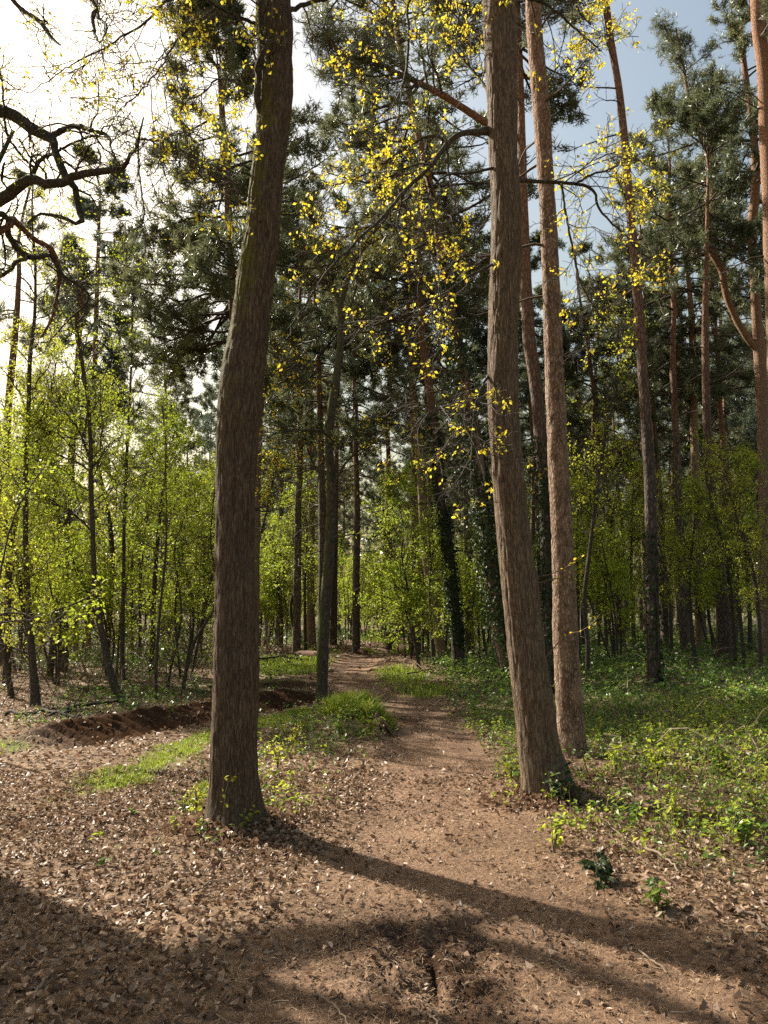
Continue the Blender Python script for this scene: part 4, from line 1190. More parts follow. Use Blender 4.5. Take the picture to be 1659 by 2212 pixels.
sapling('young tree with spreading yellow-green crown by the dark pine stem', [(1268, 1500, 10), (1270, 1400, 10), (1262, 1300, 9), (1275, 1180, 9), (1290, 1060, 8), (1305, 960, 7), (1318, 900, 5)], 15.5, 7.4, 2.2, 'fresh_yellow', k=(46, 6, 3), ln=(1.5, 0.6, 0.25), nl=3, name='young_tree')
sapling('leafy sapling with green crown right of the footpath grass', [(905, 1440, 9), (899, 1400, 7), (888, 1330, 6), (880, 1270, 5), (868, 1200, 3)], 20.8, 5.4, 1.0, 'fresh_green', k=(34, 6, 3), ln=(1.5, 0.65, 0.3), nl=4, size=0.075, name='young_tree', forks=[[(902, 1425, 5), (890, 1370, 4), (872, 1310, 3), (850, 1270, 2)]])
sapling('thin sapling with a bare lower stem near the ivy-sleeved pine', [(936, 1418, 8), (932, 1360, 7), (928, 1290, 6), (930, 1220, 5), (926, 1150, 3)], 22.3, 6.0, 1.8, 'fresh_green', k=(26, 6, 3), ln=(1.4, 0.6, 0.3), size=0.07, name='young_tree')
sapling('mossy leaning sapling beside the fallen log', [(640, 1408, 9), (634, 1360, 8), (628, 1310, 7), (640, 1250, 5), (636, 1190, 3)], 27.0, 6.0, 1.5, 'fresh_green', k=(30, 6, 3), ln=(1.7, 0.7, 0.3), size=0.08, name='young_tree', mat='mossy_bark')
# maple-like spray low at the left edge
sapling('low sapling holding flat sprays of bright maple-like leaves', [(-60, 1600, 10), (-40, 1450, 8), (-10, 1340, 6), (40, 1325, 4), (110, 1350, 3)], 9.0, 1.9, 0.8, 'fresh', k=(7, 3, 2), ln=(0.5, 0.22, 0.10), nl=4, size=0.06, frac=0.55, name='maple_sapling', up=0.05,
        forks=[[(-30, 1400, 5), (20, 1150, 4), (60, 1060, 3), (95, 1010, 2)], [(-10, 1345, 4), (60, 1340, 3), (120, 1345, 2), (150, 1330, 1.5)]])

# ------------------------------------------------------------------ variants for the wood behind
def make_young(name, label, cat, h, spread, leaf, nst, size, nl, frac, k, ln, group, up=0.25, mat='sapling_bark'):
    t = thing(name, label, cat, (0, 0, 0), group)
    st = []
    for q in range(nst):
        a = rng.random() * 6.3; rr = 0.15 * (nst > 1)
        top = np.array([math.cos(a), math.sin(a), 0]) * spread * rng.uniform(0.3, 1)
        pts = np.array([[math.cos(a) * rr, math.sin(a) * rr, -0.2, 0.012 * h * (0.7 if nst > 1 else 1)], [*(top * 0.35 + [0, 0, 0.4 * h] + rng.normal(size=3) * 0.12), 0.008 * h], [*(top * 0.7 + [0, 0, 0.75 * h] + rng.normal(size=3) * 0.12), 0.005 * h], [*(top + [0, 0, h * rng.uniform(0.85, 1)]), 0.008]])
        PR = resample(pts, 26)
        v, f = trunk_mesh(PR[:, :3], PR[:, 3], 7, seed=q)
        MB().add(v, f).build('trunk' if nst == 1 else 'stem', M[mat], t)
        st.append(PR[int(26 * (0.22 if nst == 1 else 0.12)):])
    lv = twig_spray(st, k[0], ln[0], k[1], ln[1], k[2], ln[2], up=up)
    sprays(lv, t, (0, 0, 0))
    leaves_mesh(leaf_points(lv, nl + 1, min(1, frac * 1.25), 0.07, 0.8), size * 0.88, leaf, t, (0, 0, 0))
    return t


GL = 'saplings in the thicket left of the footpath'
GR = 'saplings in the thicket right of the footpath'
YL = 'leafy spring-green sapling in the thicket left of the footpath'
YR = 'leafy spring-green sapling in the thicket right of the footpath'
young = [make_young('birch_sapling', YL, 'tree', 7.0, 0.6, 'fresh', 1, 0.075, 3, 0.62, (44, 6, 3), (1.5, 0.6, 0.28), GL),
         make_young('birch_sapling', YL, 'tree', 8.0, 0.8, 'fresh_yellow', 1, 0.07, 3, 0.6, (50, 6, 3), (1.6, 0.6, 0.28), GL),
         make_young('hazel_shrub', YL, 'tree', 4.0, 1.3, 'fresh_green', 4, 0.085, 3, 0.62, (12, 6, 3), (1.2, 0.55, 0.28), GL),
         make_young('hazel_shrub', YL, 'tree', 3.2, 1.4, 'fresh', 5, 0.08, 3, 0.6, (10, 5, 3), (1.0, 0.5, 0.25), GL),
         make_young('young_tree', YL, 'tree', 6.0, 1.0, 'fresh_green', 2, 0.08, 3, 0.6, (26, 6, 3), (1.5, 0.65, 0.3), GL)]

GP = 'pines in the wood behind'
PL = 'tall slim pine in the crowded wood beyond the clearing'
def make_pine(h, rad, nb, bark, needles, seed):
    t = thing('pine_tree', PL, 'tree', (0, 0, 0), GP)
    n = 30
    z = np.linspace(-0.3, h, n)
    wob = np.cumsum(rng.normal(size=(n, 2)) * 0.03, 0) * np.linspace(0.2, 1, n)[:, None] + np.outer(np.linspace(0, 1, n) ** 1.3, rng.normal(size=2) * 0.5)
    P = np.c_[wob, z]; R = 0.16 * (1 - 0.85 * (np.linspace(0, 1, n)) ** 1.2)
    v, f = trunk_mesh(P, R, 9, flare=0.2, seed=seed)
    MB().add(v, f).build('trunk', M[bark], t)
    w, nn = pine_crown(P, R, h * 0.46, h, rad, nb, 1.0, 'vfar', 0.1, 0.2, 7, 4)
    dead = pine_branches(P, R, 3.0, h * 0.55, 14, rad * 0.7, 0.05)
    d2 = spawn(dead[0], dead[1], 5, 0.3, 1, lf=0.4, wig=0.2, n=4, rf=0.5)
    for b, r in (dead, d2):
        v, f = tubes(b, np.maximum(r, 0.006), 3); w.add(v, f, 0.7)
    w.build('branches', M['pine_twig'], t, kind='stuff')
    nn.build('crown', M[needles], t, smooth=False, kind='stuff')
    return t


far_pines = [make_pine(18.0, 2.8, 42, 'far_bark', 'needles', 1), make_pine(16.5, 2.6, 38, 'far_bark', 'needles_blue', 2), make_pine(19.5, 3.1, 44, 'pine_bark_dark', 'needles', 3), make_pine(15.0, 2.4, 34, 'far_bark', 'needles', 4)]

used_p = set(); used_y = set()
LOOK = ['tall pine with broad grey-green crown', 'pine with blue-green crown', 'very tall dark-stemmed pine', 'short pine with small crown']
LOOKY = ['straight birch sapling with yellow-green leaves', 'tall birch sapling with golden-green leaves', 'many-stemmed green hazel shrub', 'low spreading hazel shrub', 'two-stemmed young green tree']
MARKS = [(30, 'forked-foot birch'), (140, 'grey leaning pine stem'), (213, 'narrow blue-green conifer'), (285, 'thin upright birch'), (350, 'arching sapling'), (500, 'stout oak'), (673, 'thick-footed pine'), (716, 'slender mossy oak'), (800, 'far bend of the footpath'), (890, 'green path-side sapling'), (975, 'ivy-sleeved pine'), (1075, 'leaning ivy-clad pine'), (1160, 'leaning oak'), (1240, 'pale scaly pine'), (1300, 'spreading yellow-green young tree'), (1410, 'straight dark pine'), (1510, 'slim reddish pine'), (1560, 'dark-footed pine'), (1645, 'forked orange-barked pine')]
def landmark(x, y): return min(MARKS, key=lambda m_: abs(m_[0] - 829.5 - x / y * F))[1]
def side_of(x, y): return 'right' if x > np.interp(y, [p[1] for p in PATH], [p[0] for p in PATH]) else 'left'
def rank(y): return 'near the clearing' if y < 34 else 'in the middle of the wood' if y < 50 else 'deep in the wood' if y < 75 else 'at the far end of the wood'
def put_pine(x, y, k=None, sc=None):
    k = random.randrange(4) if k is None else k
    sc = sc or random.uniform(0.88, 1.12)
    loc = (x, y, gz1(x, y)); rz = random.uniform(0, 6.28)
    if k not in used_p:
        used_p.add(k); o = far_pines[k]; o.location = loc; o.rotation_euler = (0, 0, rz); o.scale = (sc,) * 3
    else:
        o = copy_tree(far_pines[k], loc, rz, sc)
    sd = side_of(x, y)
    rk = 'standing not far' if y < 29 else 'farther back' if y < 38 else 'well back' if y < 50 else 'deep' if y < 75 else 'farthest'
    o['label'] = '%s, %s beyond the %s' % (LOOK[k], rk, landmark(x, y))
    o['group'] = 'pines %s beyond the %s, kind %s' % (rk, landmark(x, y), ['broad', 'bluish', 'dark', 'short'][k])
def put_young(x, y, k, sc):
    loc = (x, y, gz1(x, y)); rz = random.uniform(0, 6.28)
    if k not in used_y:
        used_y.add(k); o = young[k]; o.location = loc; o.rotation_euler = (0, 0, rz); o.scale = (sc,) * 3
    else:
        o = copy_tree(young[k], loc, rz, sc)
    sd = side_of(x, y); rk = 'close' if y < 20 else 'a little way' if y < 25 else 'some way' if y < 34 else 'far'
    o['label'] = '%s, %s beyond the %s' % (LOOKY[k], rk, landmark(x, y))
    o['group'] = 'saplings %s beyond the %s, kind %s' % (rk, landmark(x, y), ['birch', 'tall birch', 'hazel', 'low hazel', 'young tree'][k])

def corridor(y): return float(np.interp(y, [p[1] for p in PATH], [p[0] for p in PATH]))
taken = [(o.location.x, o.location.y) for o in COL.objects if o.get('category') == 'tree' and o.parent is None]
cnt = 0
def far_row(n, y0, y1, gap, spread=0.60):
    global cnt
    tries = 0; k = 0
    while k < n and tries < n * 30:
        tries += 1
        y = random.uniform(y0, y1); x = random.uniform(-spread, spread) * y
        if abs(x - corridor(min(y, 46))) < (1.8 if y < 48 else 0.0): continue
        if x < -0.20 * y and y < 60: continue
        if any((x - a) ** 2 + (y - b) ** 2 < gap * gap for a, b in taken): continue
        taken.append((x, y)); put_pine(x, y); k += 1
for px, d, k, sc in [(640, 27, 1, 1.0), (770, 30, 0, 1.0), (840, 33, 2, 0.95), (1015, 28, 1, 1.0), (1070, 34, 0, 1.0), (1260, 31, 3, 1.0), (1345, 27, 3, 1.0), (1440, 27, 0, 0.95), (1480, 23, 0, 0.95), (1400, 31, 1, 1.0), (1585, 26, 2, 0.9), (1520, 31, 1, 1.0), (600, 36, 0, 1.0), (345, 38, 3, 1.1), (700, 25, 3, 1.05), (900, 27, 1, 1.05)]:
    q = at(px, 1400, d)[0]; taken.append((q, d)); put_pine(q, d, k, sc)
far_row(4, 27, 34, 2.4)
far_row(24, 34, 50, 2.2)
far_row(46, 50, 75, 2.0)
far_row(40, 75, 110, 2.4)

# saplings: chosen clumps first, then the thicket
for px, d, k, sc in [(20, 17, 1, 1.0), (110, 19, 0, 1.05), (230, 21, 1, 1.05), (330, 20, 0, 1.0), (400, 19, 2, 1.0), (425, 24, 4, 1.0), (300, 24, 4, 1.1), (160, 25, 2, 1.1), (60, 23, 4, 1.1), (430, 27, 0, 0.95), (350, 28, 2, 1.2), (250, 18.5, 3, 1.0), (140, 17.5, 3, 0.9), (30, 20, 2, 1.0),
                     (560, 30, 2, 1.0), (610, 34, 4, 0.9), (575, 36, 0, 0.9), (650, 37, 2, 1.2), (750, 42, 3, 1.3), (790, 46, 3, 1.3), (820, 40, 2, 1.0),
                     (850, 30, 2, 0.9), (880, 26, 2, 1.0), (920, 30, 4, 0.8), (960, 27, 2, 1.0), (1010, 24, 3, 1.0), (1040, 28, 2, 1.1), (860, 50, 2, 1.3),
                     (1250, 20, 0, 0.7), (1300, 24, 4, 1.0), (1340, 19, 3, 1.0), (1370, 26, 0, 0.95), (1450, 22, 1, 0.7), (1480, 27, 4, 0.95), (1500, 18, 0, 0.65), (1600, 17, 4, 0.8), (1620, 23, 0, 0.9), (1640, 15.5, 1, 0.6), (1545, 25, 2, 1.0), (1430, 30, 1, 0.8), (1260, 30, 1, 0.9), (1320, 33, 2, 1.3), (1590, 30, 1, 0.9)]:
    x = at(px, 1400, d)[0]
    put_young(x, d, k, sc)
k = 0
while k < 46:
    y = random.uniform(30, 62); x = random.uniform(-0.6, 0.6) * y
    if abs(x - corridor(min(y, 46))) < (2.2 if y < 48 else 0): continue
    put_young(x, y, random.choice([0, 1, 2, 2, 3, 3, 4]), random.uniform(0.8, 1.3)); k += 1

# far wood that reads as one mass
mw = MB()
n = 18000
y = rng.uniform(95, 150, n); x = rng.uniform(-0.75, 0.75, n) * y; z = rng.random(n) ** 0.8 * 21 * (0.75 + 0.35 * fbm(x / 6, y / 6, 2, 81))
stamp(mw, LEAF4[0] * [1.6, 1, 1], LEAF4[1], np.c_[x, y, z], frames(rng.normal(size=(n, 3))), 0.9 * (0.6 + 0.8 * rng.random(n)), np.clip(0.2 + 0.5 * rng.random(n), 0, 1))
tag(mw.build('distant_wood', M['needles'], smooth=False, kind='stuff'), 'dark mass of distant wood closing the view between the trunks', 'wood')

# ------------------------------------------------------------------ ground cover
def scatter(n, y0, y1, wfun, spread=0.62, pad=1.0):
    """random ground points with density wfun, uniform per area"""
    y = np.sqrt(rng.uniform(y0 ** 2, y1 ** 2, n)); x = rng.uniform(-1, 1, n) * (spread * y + pad)
    keep = rng.random(n) < wfun(x, y)
    x, y = x[keep], y[keep]
    return x, y, gz(x, y)


def litter_w(x, y):
    p = path_w(x, y)
    n = fbm(x * 1.3, y * 1.3, 3, 91)
    w = np.clip(0.55 + 0.9 * (n - 0.4), 0.15, 1) * (1 - 0.80 * p * (0.75 + 0.5 * vnoise(x * 2.2, y * 2.2, 97))) * (1 - 0.75 * grass_w(x, y)) * (1 - 0.9 * mud_w(x, y))
    return w * (1 - 0.35 * under_w(x, y))


def lay(m, tm, x, y, z, size, tilt, lift, var):
    n = len(x)
    d = np.c_[rng.normal(size=(n, 2)) * tilt, np.ones(n)]
    stamp(m, tm[0], tm[1], np.c_[x, y, z + lift * rng.random(n)], frames(d), size, var)


m = MB()
x, y, z = scatter(58000, 2.5, 8.0, litter_w, 0.55, 0.6)
w = rng.integers(0, 5, len(x))
tone = np.clip(0.28 + 0.5 * fbm(x * 0.8, y * 0.8, 3, 95) + 0.32 * rng.normal(size=len(x)), 0, 1)
for k in range(5):
    s = w == k; lay(m, LITL[k], x[s], y[s], z[s], 0.034 * (0.45 + 1.1 * rng.random(s.sum())), 0.6, 0.03, tone[s])
x, y, z = scatter(26000, 2.5, 9.0, lambda x, y: 0.75 * path_w(x, y) * (1 - 0.6 * mud_w(x, y)), 0.5, 0.4)
lay(m, LEAF4, x, y, z, 0.016 * (0.5 + 1.2 * rng.random(len(x))), 0.6, 0.008, np.clip(0.5 + 0.35 * rng.normal(size=len(x)), 0, 1))
x, y, z = scatter(60000, 7.5, 17, litter_w, 0.58)
tone = np.clip(0.25 + 0.5 * fbm(x * 0.8, y * 0.8, 3, 95) + 0.28 * rng.normal(size=len(x)), 0, 1)
lay(m, LEAF4, x, y, z, 0.058 * (0.5 + rng.random(len(x))), 0.55, 0.03, tone)
x, y, z = scatter(18000, 17, 40, litter_w)
lay(m, LEAF4, x, y, z, 0.15 * (0.5 + rng.random(len(x))), 0.6, 0.04, rng.random(len(x)))
for bb, rr_ in ((base1, 0.26), (base2, 0.24)):
    n = 900; a_ = rng.random(n) * 6.3; q_ = rr_ + np.abs(rng.normal(size=n)) * 0.16
    x = bb[0] + np.cos(a_) * q_; y = bb[1] + np.sin(a_) * q_
    lay(m, LITL[2], x, y, gz(x, y) + 0.05 * np.exp(-(q_ - rr_) / 0.1), 0.045 * (0.5 + rng.random(n)), 0.7, 0.03, rng.random(n))
tag(m.build('leaf_litter', M['litter'], smooth=False, kind='stuff'), 'dry brown leaf litter covering the forest floor', 'leaf litter')

# the 300 leaves that show largest, singly
lmesh = []
for q in range(8):
    for tone_ in (0.25, 0.5, 0.8):
        lmesh.append((MB().add(OAKL[q][0], OAKL[q][1], tone_).mesh('fallen_leaf', M['litter']), {0.25: 'dark brown', 0.5: 'mid-brown', 0.8: 'pale tan'}[tone_]))
k = 0
while k < 300:
    y = math.sqrt(random.uniform(2.9 ** 2, 5.6 ** 2)); x = random.uniform(-0.5, 0.5) * (y + 0.4)
    if random.random() > float(litter_w(np.array([x]), np.array([y]))[0]) + 0.0: continue
    lme, tw_ = random.choice(lmesh); o = bpy.data.objects.new('fallen_leaf', lme); COL.objects.link(o)
    o.location = (x, y, gz1(x, y) + random.uniform(0.018, 0.035)); s = random.uniform(0.04, 0.07); o.scale = (s, s, s)
    o.rotation_euler = (random.gauss(0, 0.35), random.gauss(0, 0.35), random.uniform(0, 6.3))
    pl_ = 'on the trodden footpath' if path_w(np.array([x]), np.array([y]))[0] > 0.5 else 'in litter near the stout oak' if x < 0.4 else 'in litter below the leaning oak'
    tag(o, '%s curled oak leaf lying loose %s' % (tw_, pl_), 'leaf', '%s fallen oak leaves %s' % (tw_, pl_))
    k += 1

# dry pine needles on the path
m = MB()
ND = (np.array([[-0.5, -0.018, 0], [-0.5, 0.018, 0], [0.5, 0.0, 0.06]]), np.array([[0, 1, 2]]))
for n, y0, y1, ln, wd in ((95000, 2.6, 6.5, 0.045, 0.9), (30000, 6.5, 14, 0.07, 1.6)):
    x, y, z = scatter(n, y0, y1, lambda x, y: np.clip(0.25 + 0.75 * path_w(x, y), 0, 1) * (1 - 0.8 * mud_w(x, y)), 0.5, 0.6)
    d = np.c_[rng.normal(size=(len(x), 2)) * 0.25, np.ones(len(x))]
    stamp(m, ND[0] * [1, wd, 1], ND[1], np.c_[x, y, z + 0.004 + 0.012 * rng.random(len(x))], frames(d), ln * (0.6 + 0.8 * rng.random(len(x))))
tag(m.build('pine_needle_litter', M['dry_needle'], smooth=False, kind='stuff'), 'thin carpet of dry pine needles on the footpath', 'needle litter')

# soil crumbs in the churned spots
m = MB()
CR = (np.array([[1, 0, 0], [0, 1, 0], [-1, 0, 0], [0, -1, 0], [0, 0, 0.8], [0, 0, -0.8]]) * [0.5, 0.4, 0.5], np.array([[0, 1, 4], [1, 2, 4], [2, 3, 4], [3, 0, 4], [1, 0, 5], [2, 1, 5], [3, 2, 5], [0, 3, 5]]))
xs_, ys_ = rng.uniform(-0.4, 0.9, 5000), rng.uniform(3.1, 4.7, 5000)
kp = rng.random(5000) < 0.10 + np.exp(-(((xs_ - 0.22) / 0.34) ** 4)) * np.exp(-(((ys_ - 3.85) / 0.6) ** 4))
xs_, ys_ = xs_[kp], ys_[kp]
stamp(m, CR[0], CR[1], np.c_[xs_, ys_, gz(xs_, ys_) + 0.002], frames(rng.normal(size=(len(xs_), 3))), 0.008 + 0.022 * rng.random(len(xs_)) ** 3)
xs_, ys_, zs_ = scatter(26000, 9, 19, lambda x, y: mud_w(x, y) * 0.5)
stamp(m, CR[0], CR[1], np.c_[xs_, ys_, zs_ + 0.004], frames(rng.normal(size=(len(xs_), 3))), 0.015 + 0.05 * rng.random(len(xs_)) ** 3)
m_soil, nt, out = newmat('soil_crumb')
at_ = nd(nt, 'ShaderNodeAttribute', attribute_name='var')
pb = nd(nt, 'ShaderNodeBsdfPrincipled', Roughness=0.9)
nt.links.new(ramp(nt, at_.outputs['Fac'], [(0, (0.022, 0.013, 0.008)), (1, (0.085, 0.05, 0.03))]), pb.inputs[0]); nt.links.new(pb.outputs[0], out.inputs[0])
tag(m.build('soil_crumbs', m_soil, smooth=False, kind='stuff'), 'dark crumbs of churned soil in the ruts', 'soil')

# grass
def blades(m, x, y, z, h, wd):
    n = len(x)
    a = rng.random(n) * 6.3; ln = rng.normal(size=(n, 2)) * 0.45
    h = h * (0.5 + 0.8 * rng.random(n))
    b = np.c_[x, y, z - 0.01]
    s = np.c_[np.cos(a), np.sin(a), 0 * a] * wd
    mid = b + np.c_[ln * 0.3 * h[:, None], h * 0.6]
    tip = b + np.c_[ln * h[:, None], h]
    V = np.stack([b - s, b + s, mid + s * 0.7, mid - s * 0.7, tip], 1).reshape(-1, 3)
    k = (np.arange(n) * 5)[:, None]
    var = np.repeat(np.clip(0.5 + 0.38 * rng.normal(size=n), 0, 1), 5)
    m.add(V, np.concatenate([k + [[0, 1, 2]], k + [[0, 2, 3]], k + [[3, 2, 4]]]), var)


m = MB()
def patch(n, x0, x1, y0, y1, wf):
    x = rng.uniform(x0, x1, n); y = rng.uniform(y0, y1, n)
    k = rng.random(n) < wf(x, y); x, y = x[k], y[k]
    return x, y, gz(x, y)
for n, x0, x1, y0, y1, h, wd in ((60000, -3.2, -1.0, 6.3, 13.8, 0.05, 0.005), (14000, -1.3, 0.2, 10.2, 12.2, 0.2, 0.008), (6000, -7, -3.6, 5.3, 10.6, 0.06, 0.006)):
    x, y, z = patch(n, x0, x1, y0, y1, lambda x, y: grass_w(x, y) ** 1.8)
    blades(m, x, y, z, h, wd)
x, y, z = patch(30000, -6, 4, 14, 30, grass_w)
blades(m, x, y, z, 0.13, 0.012)
x, y, z = patch(14000, -3, 5, 28, 47, grass_w)
blades(m, x, y, z, 0.16, 0.025)
tag(m.build('grass', M['grass'], smooth=False, kind='stuff'), 'short bright grass along the track and the footpath', 'grass')

# low undergrowth: upright stems with small leaves
def cover(n, y0, y1, hgt, size, per, mat, nm, label, wf, tm=LEAF4, stem=True, spread=0.62, cat='undergrowth'):
    x, y, z = scatter(n, y0, y1, wf, spread, 0.8)
    N = len(x)
    hh = hgt * (0.35 + 0.9 * rng.random(N)) * (0.6 + 0.8 * fbm(x / 1.2, y / 1.2, 2, 101))
    lean = rng.normal(size=(N, 2)) * 0.35
    m = MB()
    tt = rng.random((N, per)) ** 0.7
    px = x[:, None] + lean[:, :1] * hh[:, None] * tt ** 1.5; py = y[:, None] + lean[:, 1:] * hh[:, None] * tt ** 1.5; pz = z[:, None] + hh[:, None] * tt
    p = np.stack([px, py, pz], -1).reshape(-1, 3) + rng.normal(size=(N * per, 3)) * size * 0.45
    p[:, 2] = np.maximum(p[:, 2], np.repeat(z, per) + 0.01)
    d = rng.normal(size=p.shape) * 0.75; d[:, 2] = np.abs(d[:, 2]) + 0.75
    tone = np.repeat(np.clip(fbm(x / 0.9, y / 0.9, 3, 103) * 1.5 - 0.35, 0, 1), per)
    stamp(m, tm[0], tm[1], p, frames(d), size * (0.55 + 0.9 * rng.random(len(p))), np.clip(tone * 0.75 + 0.35 * (rng.random(len(p)) - 0.25), 0, 1))
    o = m.build(nm, M[mat], smooth=False, kind='stuff'); tag(o, label, cat)
    if stem:
        k = min(N, 1500); id_ = rng.permutation(N)[:k]
        S = np.stack([np.c_[x[id_], y[id_], z[id_] - 0.02], np.c_[x[id_] + lean[id_, 0] * hh[id_] * 0.4, y[id_] + lean[id_, 1] * hh[id_] * 0.4, z[id_] + hh[id_] * 0.55], np.c_[x[id_] + lean[id_, 0] * hh[id_], y[id_] + lean[id_, 1] * hh[id_], z[id_] + hh[id_]]], 1)
        w = MB(); v, f = tubes(S, np.tile([0.0035, 0.003, 0.0015], (k, 1)), 3); w.add(v, f, 0.6)
        s = w.build('stems', M['dry_twig'], o, kind='stuff')
    return o


cover(12000, 4.6, 12, 0.17, 0.045, 6, 'bramble', 'bramble_undergrowth', 'low bramble and seedling leaves carpeting the near right bank', under_w)
cover(13000, 11, 24, 0.28, 0.075, 5, 'bramble', 'bramble_undergrowth', 'knee-high green undergrowth spreading between the pines', under_w)
cover(9000, 22, 60, 0.42, 0.16, 5, 'bramble', 'bramble_undergrowth', 'far green undergrowth at the feet of the distant trunks', under_w, stem=False)
cover(9000, 5.0, 12, 0.22, 0.04, 7, 'fresh', 'seedling_patch', 'bright yellow-green seedlings scattered along the path edge', lambda x, y: under_w(x, y) * sstep(0.45, 0.6, fbm(x * 0.9, y * 0.9, 2, 105)))

# dry tangle of thin stems left and right
def tangle(n, y0, y1, wf, h, ln, nm, label):
    x, y, z = scatter(n, y0, y1, wf)
    N = len(x); a = rng.random(N) * 6.3; L = ln * (0.4 + rng.random(N)); H = h * (0.3 + rng.random(N))
    q = np.linspace(0, 1, 7)[None, :]
    X_ = x[:, None] + np.cos(a)[:, None] * L[:, None] * q; Y_ = y[:, None] + np.sin(a)[:, None] * L[:, None] * q
    Z_ = z[:, None] + H[:, None] * (1.2 * np.sin(q * math.pi * rng.uniform(0.5, 1.0, (N, 1)))) 
    P = np.stack([X_, Y_, Z_], -1) + rng.normal(size=(N, 7, 3)) * 0.03
    P[:, 0, 2] = z - 0.02
    w = MB()
    v, f = tubes(P, np.tile(np.linspace(0.006, 0.003, 7), (N, 1)) * (1 + y[:, None] / 30), 3)
    w.add(v, f, np.repeat(rng.random(N), 21))
    tag(w.build(nm, M['dry_twig'], smooth=False, kind='stuff'), label, 'brush')


tangle(2600, 14, 32, lambda x, y: sstep(-1.5, -4.0, x + 0.06 * y) * 0.8, 0.75, 1.5, 'dry_brush', 'grey tangle of dry bramble stems under the birch saplings')
tangle(1600, 6, 24, lambda x, y: sstep(1.6, 2.8, x) * 0.55, 0.32, 0.8, 'dry_brush', 'dry bramble stems poking through the green bank')
tangle(1200, 26, 40, lambda x, y: 0.6 * (np.abs(x - np.interp(y, [p[1] for p in PATH], [p[0] for p in PATH])) > 1.6), 0.7, 1.6, 'dry_brush', 'brown dead stems crowding the far bend of the footpath')

# bramble plants that stand out, one by one
def bramble_plant(label, px, py, h, n, leaf='bramble', size=0.06, cat='plant', name='bramble_plant', spread=0.6):
    g = gpt(px, py); base = np.array([g[0], g[1], gz1(*g)])
    t = thing(name, label, cat, base)
    st = []
    for q in range(n):
        a = rng.random() * 6.3; e = rng.uniform(0.2, 1) * spread * h
        pts = np.array([[0, 0, -0.02, 0.005], [math.cos(a) * e * 0.3, math.sin(a) * e * 0.3, h * 0.6, 0.0035], [math.cos(a) * e, math.sin(a) * e, h * rng.uniform(0.6, 1.0), 0.002]])
        pts[:, :3] += base
        PR = resample(pts, 8); st.append(PR)
        v, f = trunk_mesh(PR[:, :3], PR[:, 3], 5)
        so = MB().add(v, f).build('stem', M['dry_twig'], t, base)
        p = PR[rng.integers(2, 8, 9), :3] + rng.normal(size=(9, 3)) * 0.03
        m = MB(); d = rng.normal(size=p.shape) * 0.6; d[:, 2] += 1
        stamp(m, LEAF6[0], LEAF6[1], p, frames(d), size * (0.6 + 0.7 * rng.random(len(p))))
        m.build('leaves', M[leaf], so, base, smooth=False, kind='stuff')
    return t


for lab, px, py, h, n, lf, sz in [
    ('glossy dark bramble at the foot of the leaning oak', 1215, 1742, 0.28, 7, 'ivy', 0.075), ('bramble with a few broad leaves in the sunny litter below the leaning oak', 1195, 1830, 0.30, 6, 'fresh', 0.05),
    ('dark-leaved bramble sprawling in the litter near the sunny right edge of the path', 1300, 1900, 0.16, 6, 'ivy', 0.07), ('small bramble in the leaf litter beside a dry twig', 1420, 1960, 0.14, 5, 'bramble', 0.055),
    ('leafy bramble on the bank under the pale scaly pine', 1330, 1680, 0.35, 8, 'fresh', 0.05), ('bramble clump in full sun on the right bank', 1420, 1690, 0.35, 8, 'fresh', 0.05),
    ('bramble clump at the edge of the shade on the right bank', 1560, 1700, 0.35, 8, 'bramble', 0.06), ('tall seedling beside the dry stems of the bank', 1460, 1790, 0.3, 6, 'fresh', 0.045),
    ('bramble with broad dull leaves low on the right bank', 1600, 1830, 0.25, 7, 'bramble', 0.07), ('seedling clump with yellow-green leaves at the root of the stout oak', 535, 1788, 0.16, 8, 'fresh_yellow', 0.035),
    ('seedling clump on the sunny litter beside the stout oak', 425, 1740, 0.18, 7, 'fresh_yellow', 0.035), ('bramble shoots on the shaded flank of the grassy mound', 800, 1592, 0.25, 7, 'fresh_green', 0.06),
    ('bramble leaves spilling from the front of the grassy mound', 735, 1598, 0.28, 7, 'bramble', 0.06), ('seedlings between the stout oak and the mound', 640, 1610, 0.3, 7, 'fresh_yellow', 0.05), ('seedlings in the litter just past the stout oak', 600, 1660, 0.28, 7, 'fresh_yellow', 0.045),
    ('yellow-green seedlings at the left foot of the leaning oak', 1105, 1690, 0.22, 7, 'fresh', 0.045)]:
    bramble_plant(lab, px, py, h, n, lf, sz, 'plant', 'seedling_plant' if 'seedling' in lab else 'bramble_plant')

# tall shoot in front of the stout oak
g = gpt(486, 1800); b = np.array([g[0], g[1], gz1(*g)])
t = thing('oak_seedling', 'thin seedling shoot rising in front of the stout oak trunk', 'plant', b)
pts = np.array([[*b, 0.004], [*(at(484, 1740, g[1])), 0.0035], [*(at(490, 1700, g[1])), 0.003], [*(at(500, 1680, g[1])), 0.0025], [*(at(520, 1668, g[1])), 0.0015]])
PR = resample(pts, 16); v, f = trunk_mesh(PR[:, :3], PR[:, 3], 5); MB().add(v, f).build('stem', M['dry_twig'], t, b)
for q in range(9):
    m = MB(); p = PR[rng.integers(7, 16), :3][None] + rng.normal(size=(1, 3)) * 0.012
    stamp(m, LEAF6[0], LEAF6[1], p, frames(rng.normal(size=(1, 3)) + [0, 0, 1]), 0.04); m.build('leaf', M['fresh_yellow'], t, b, smooth=False)


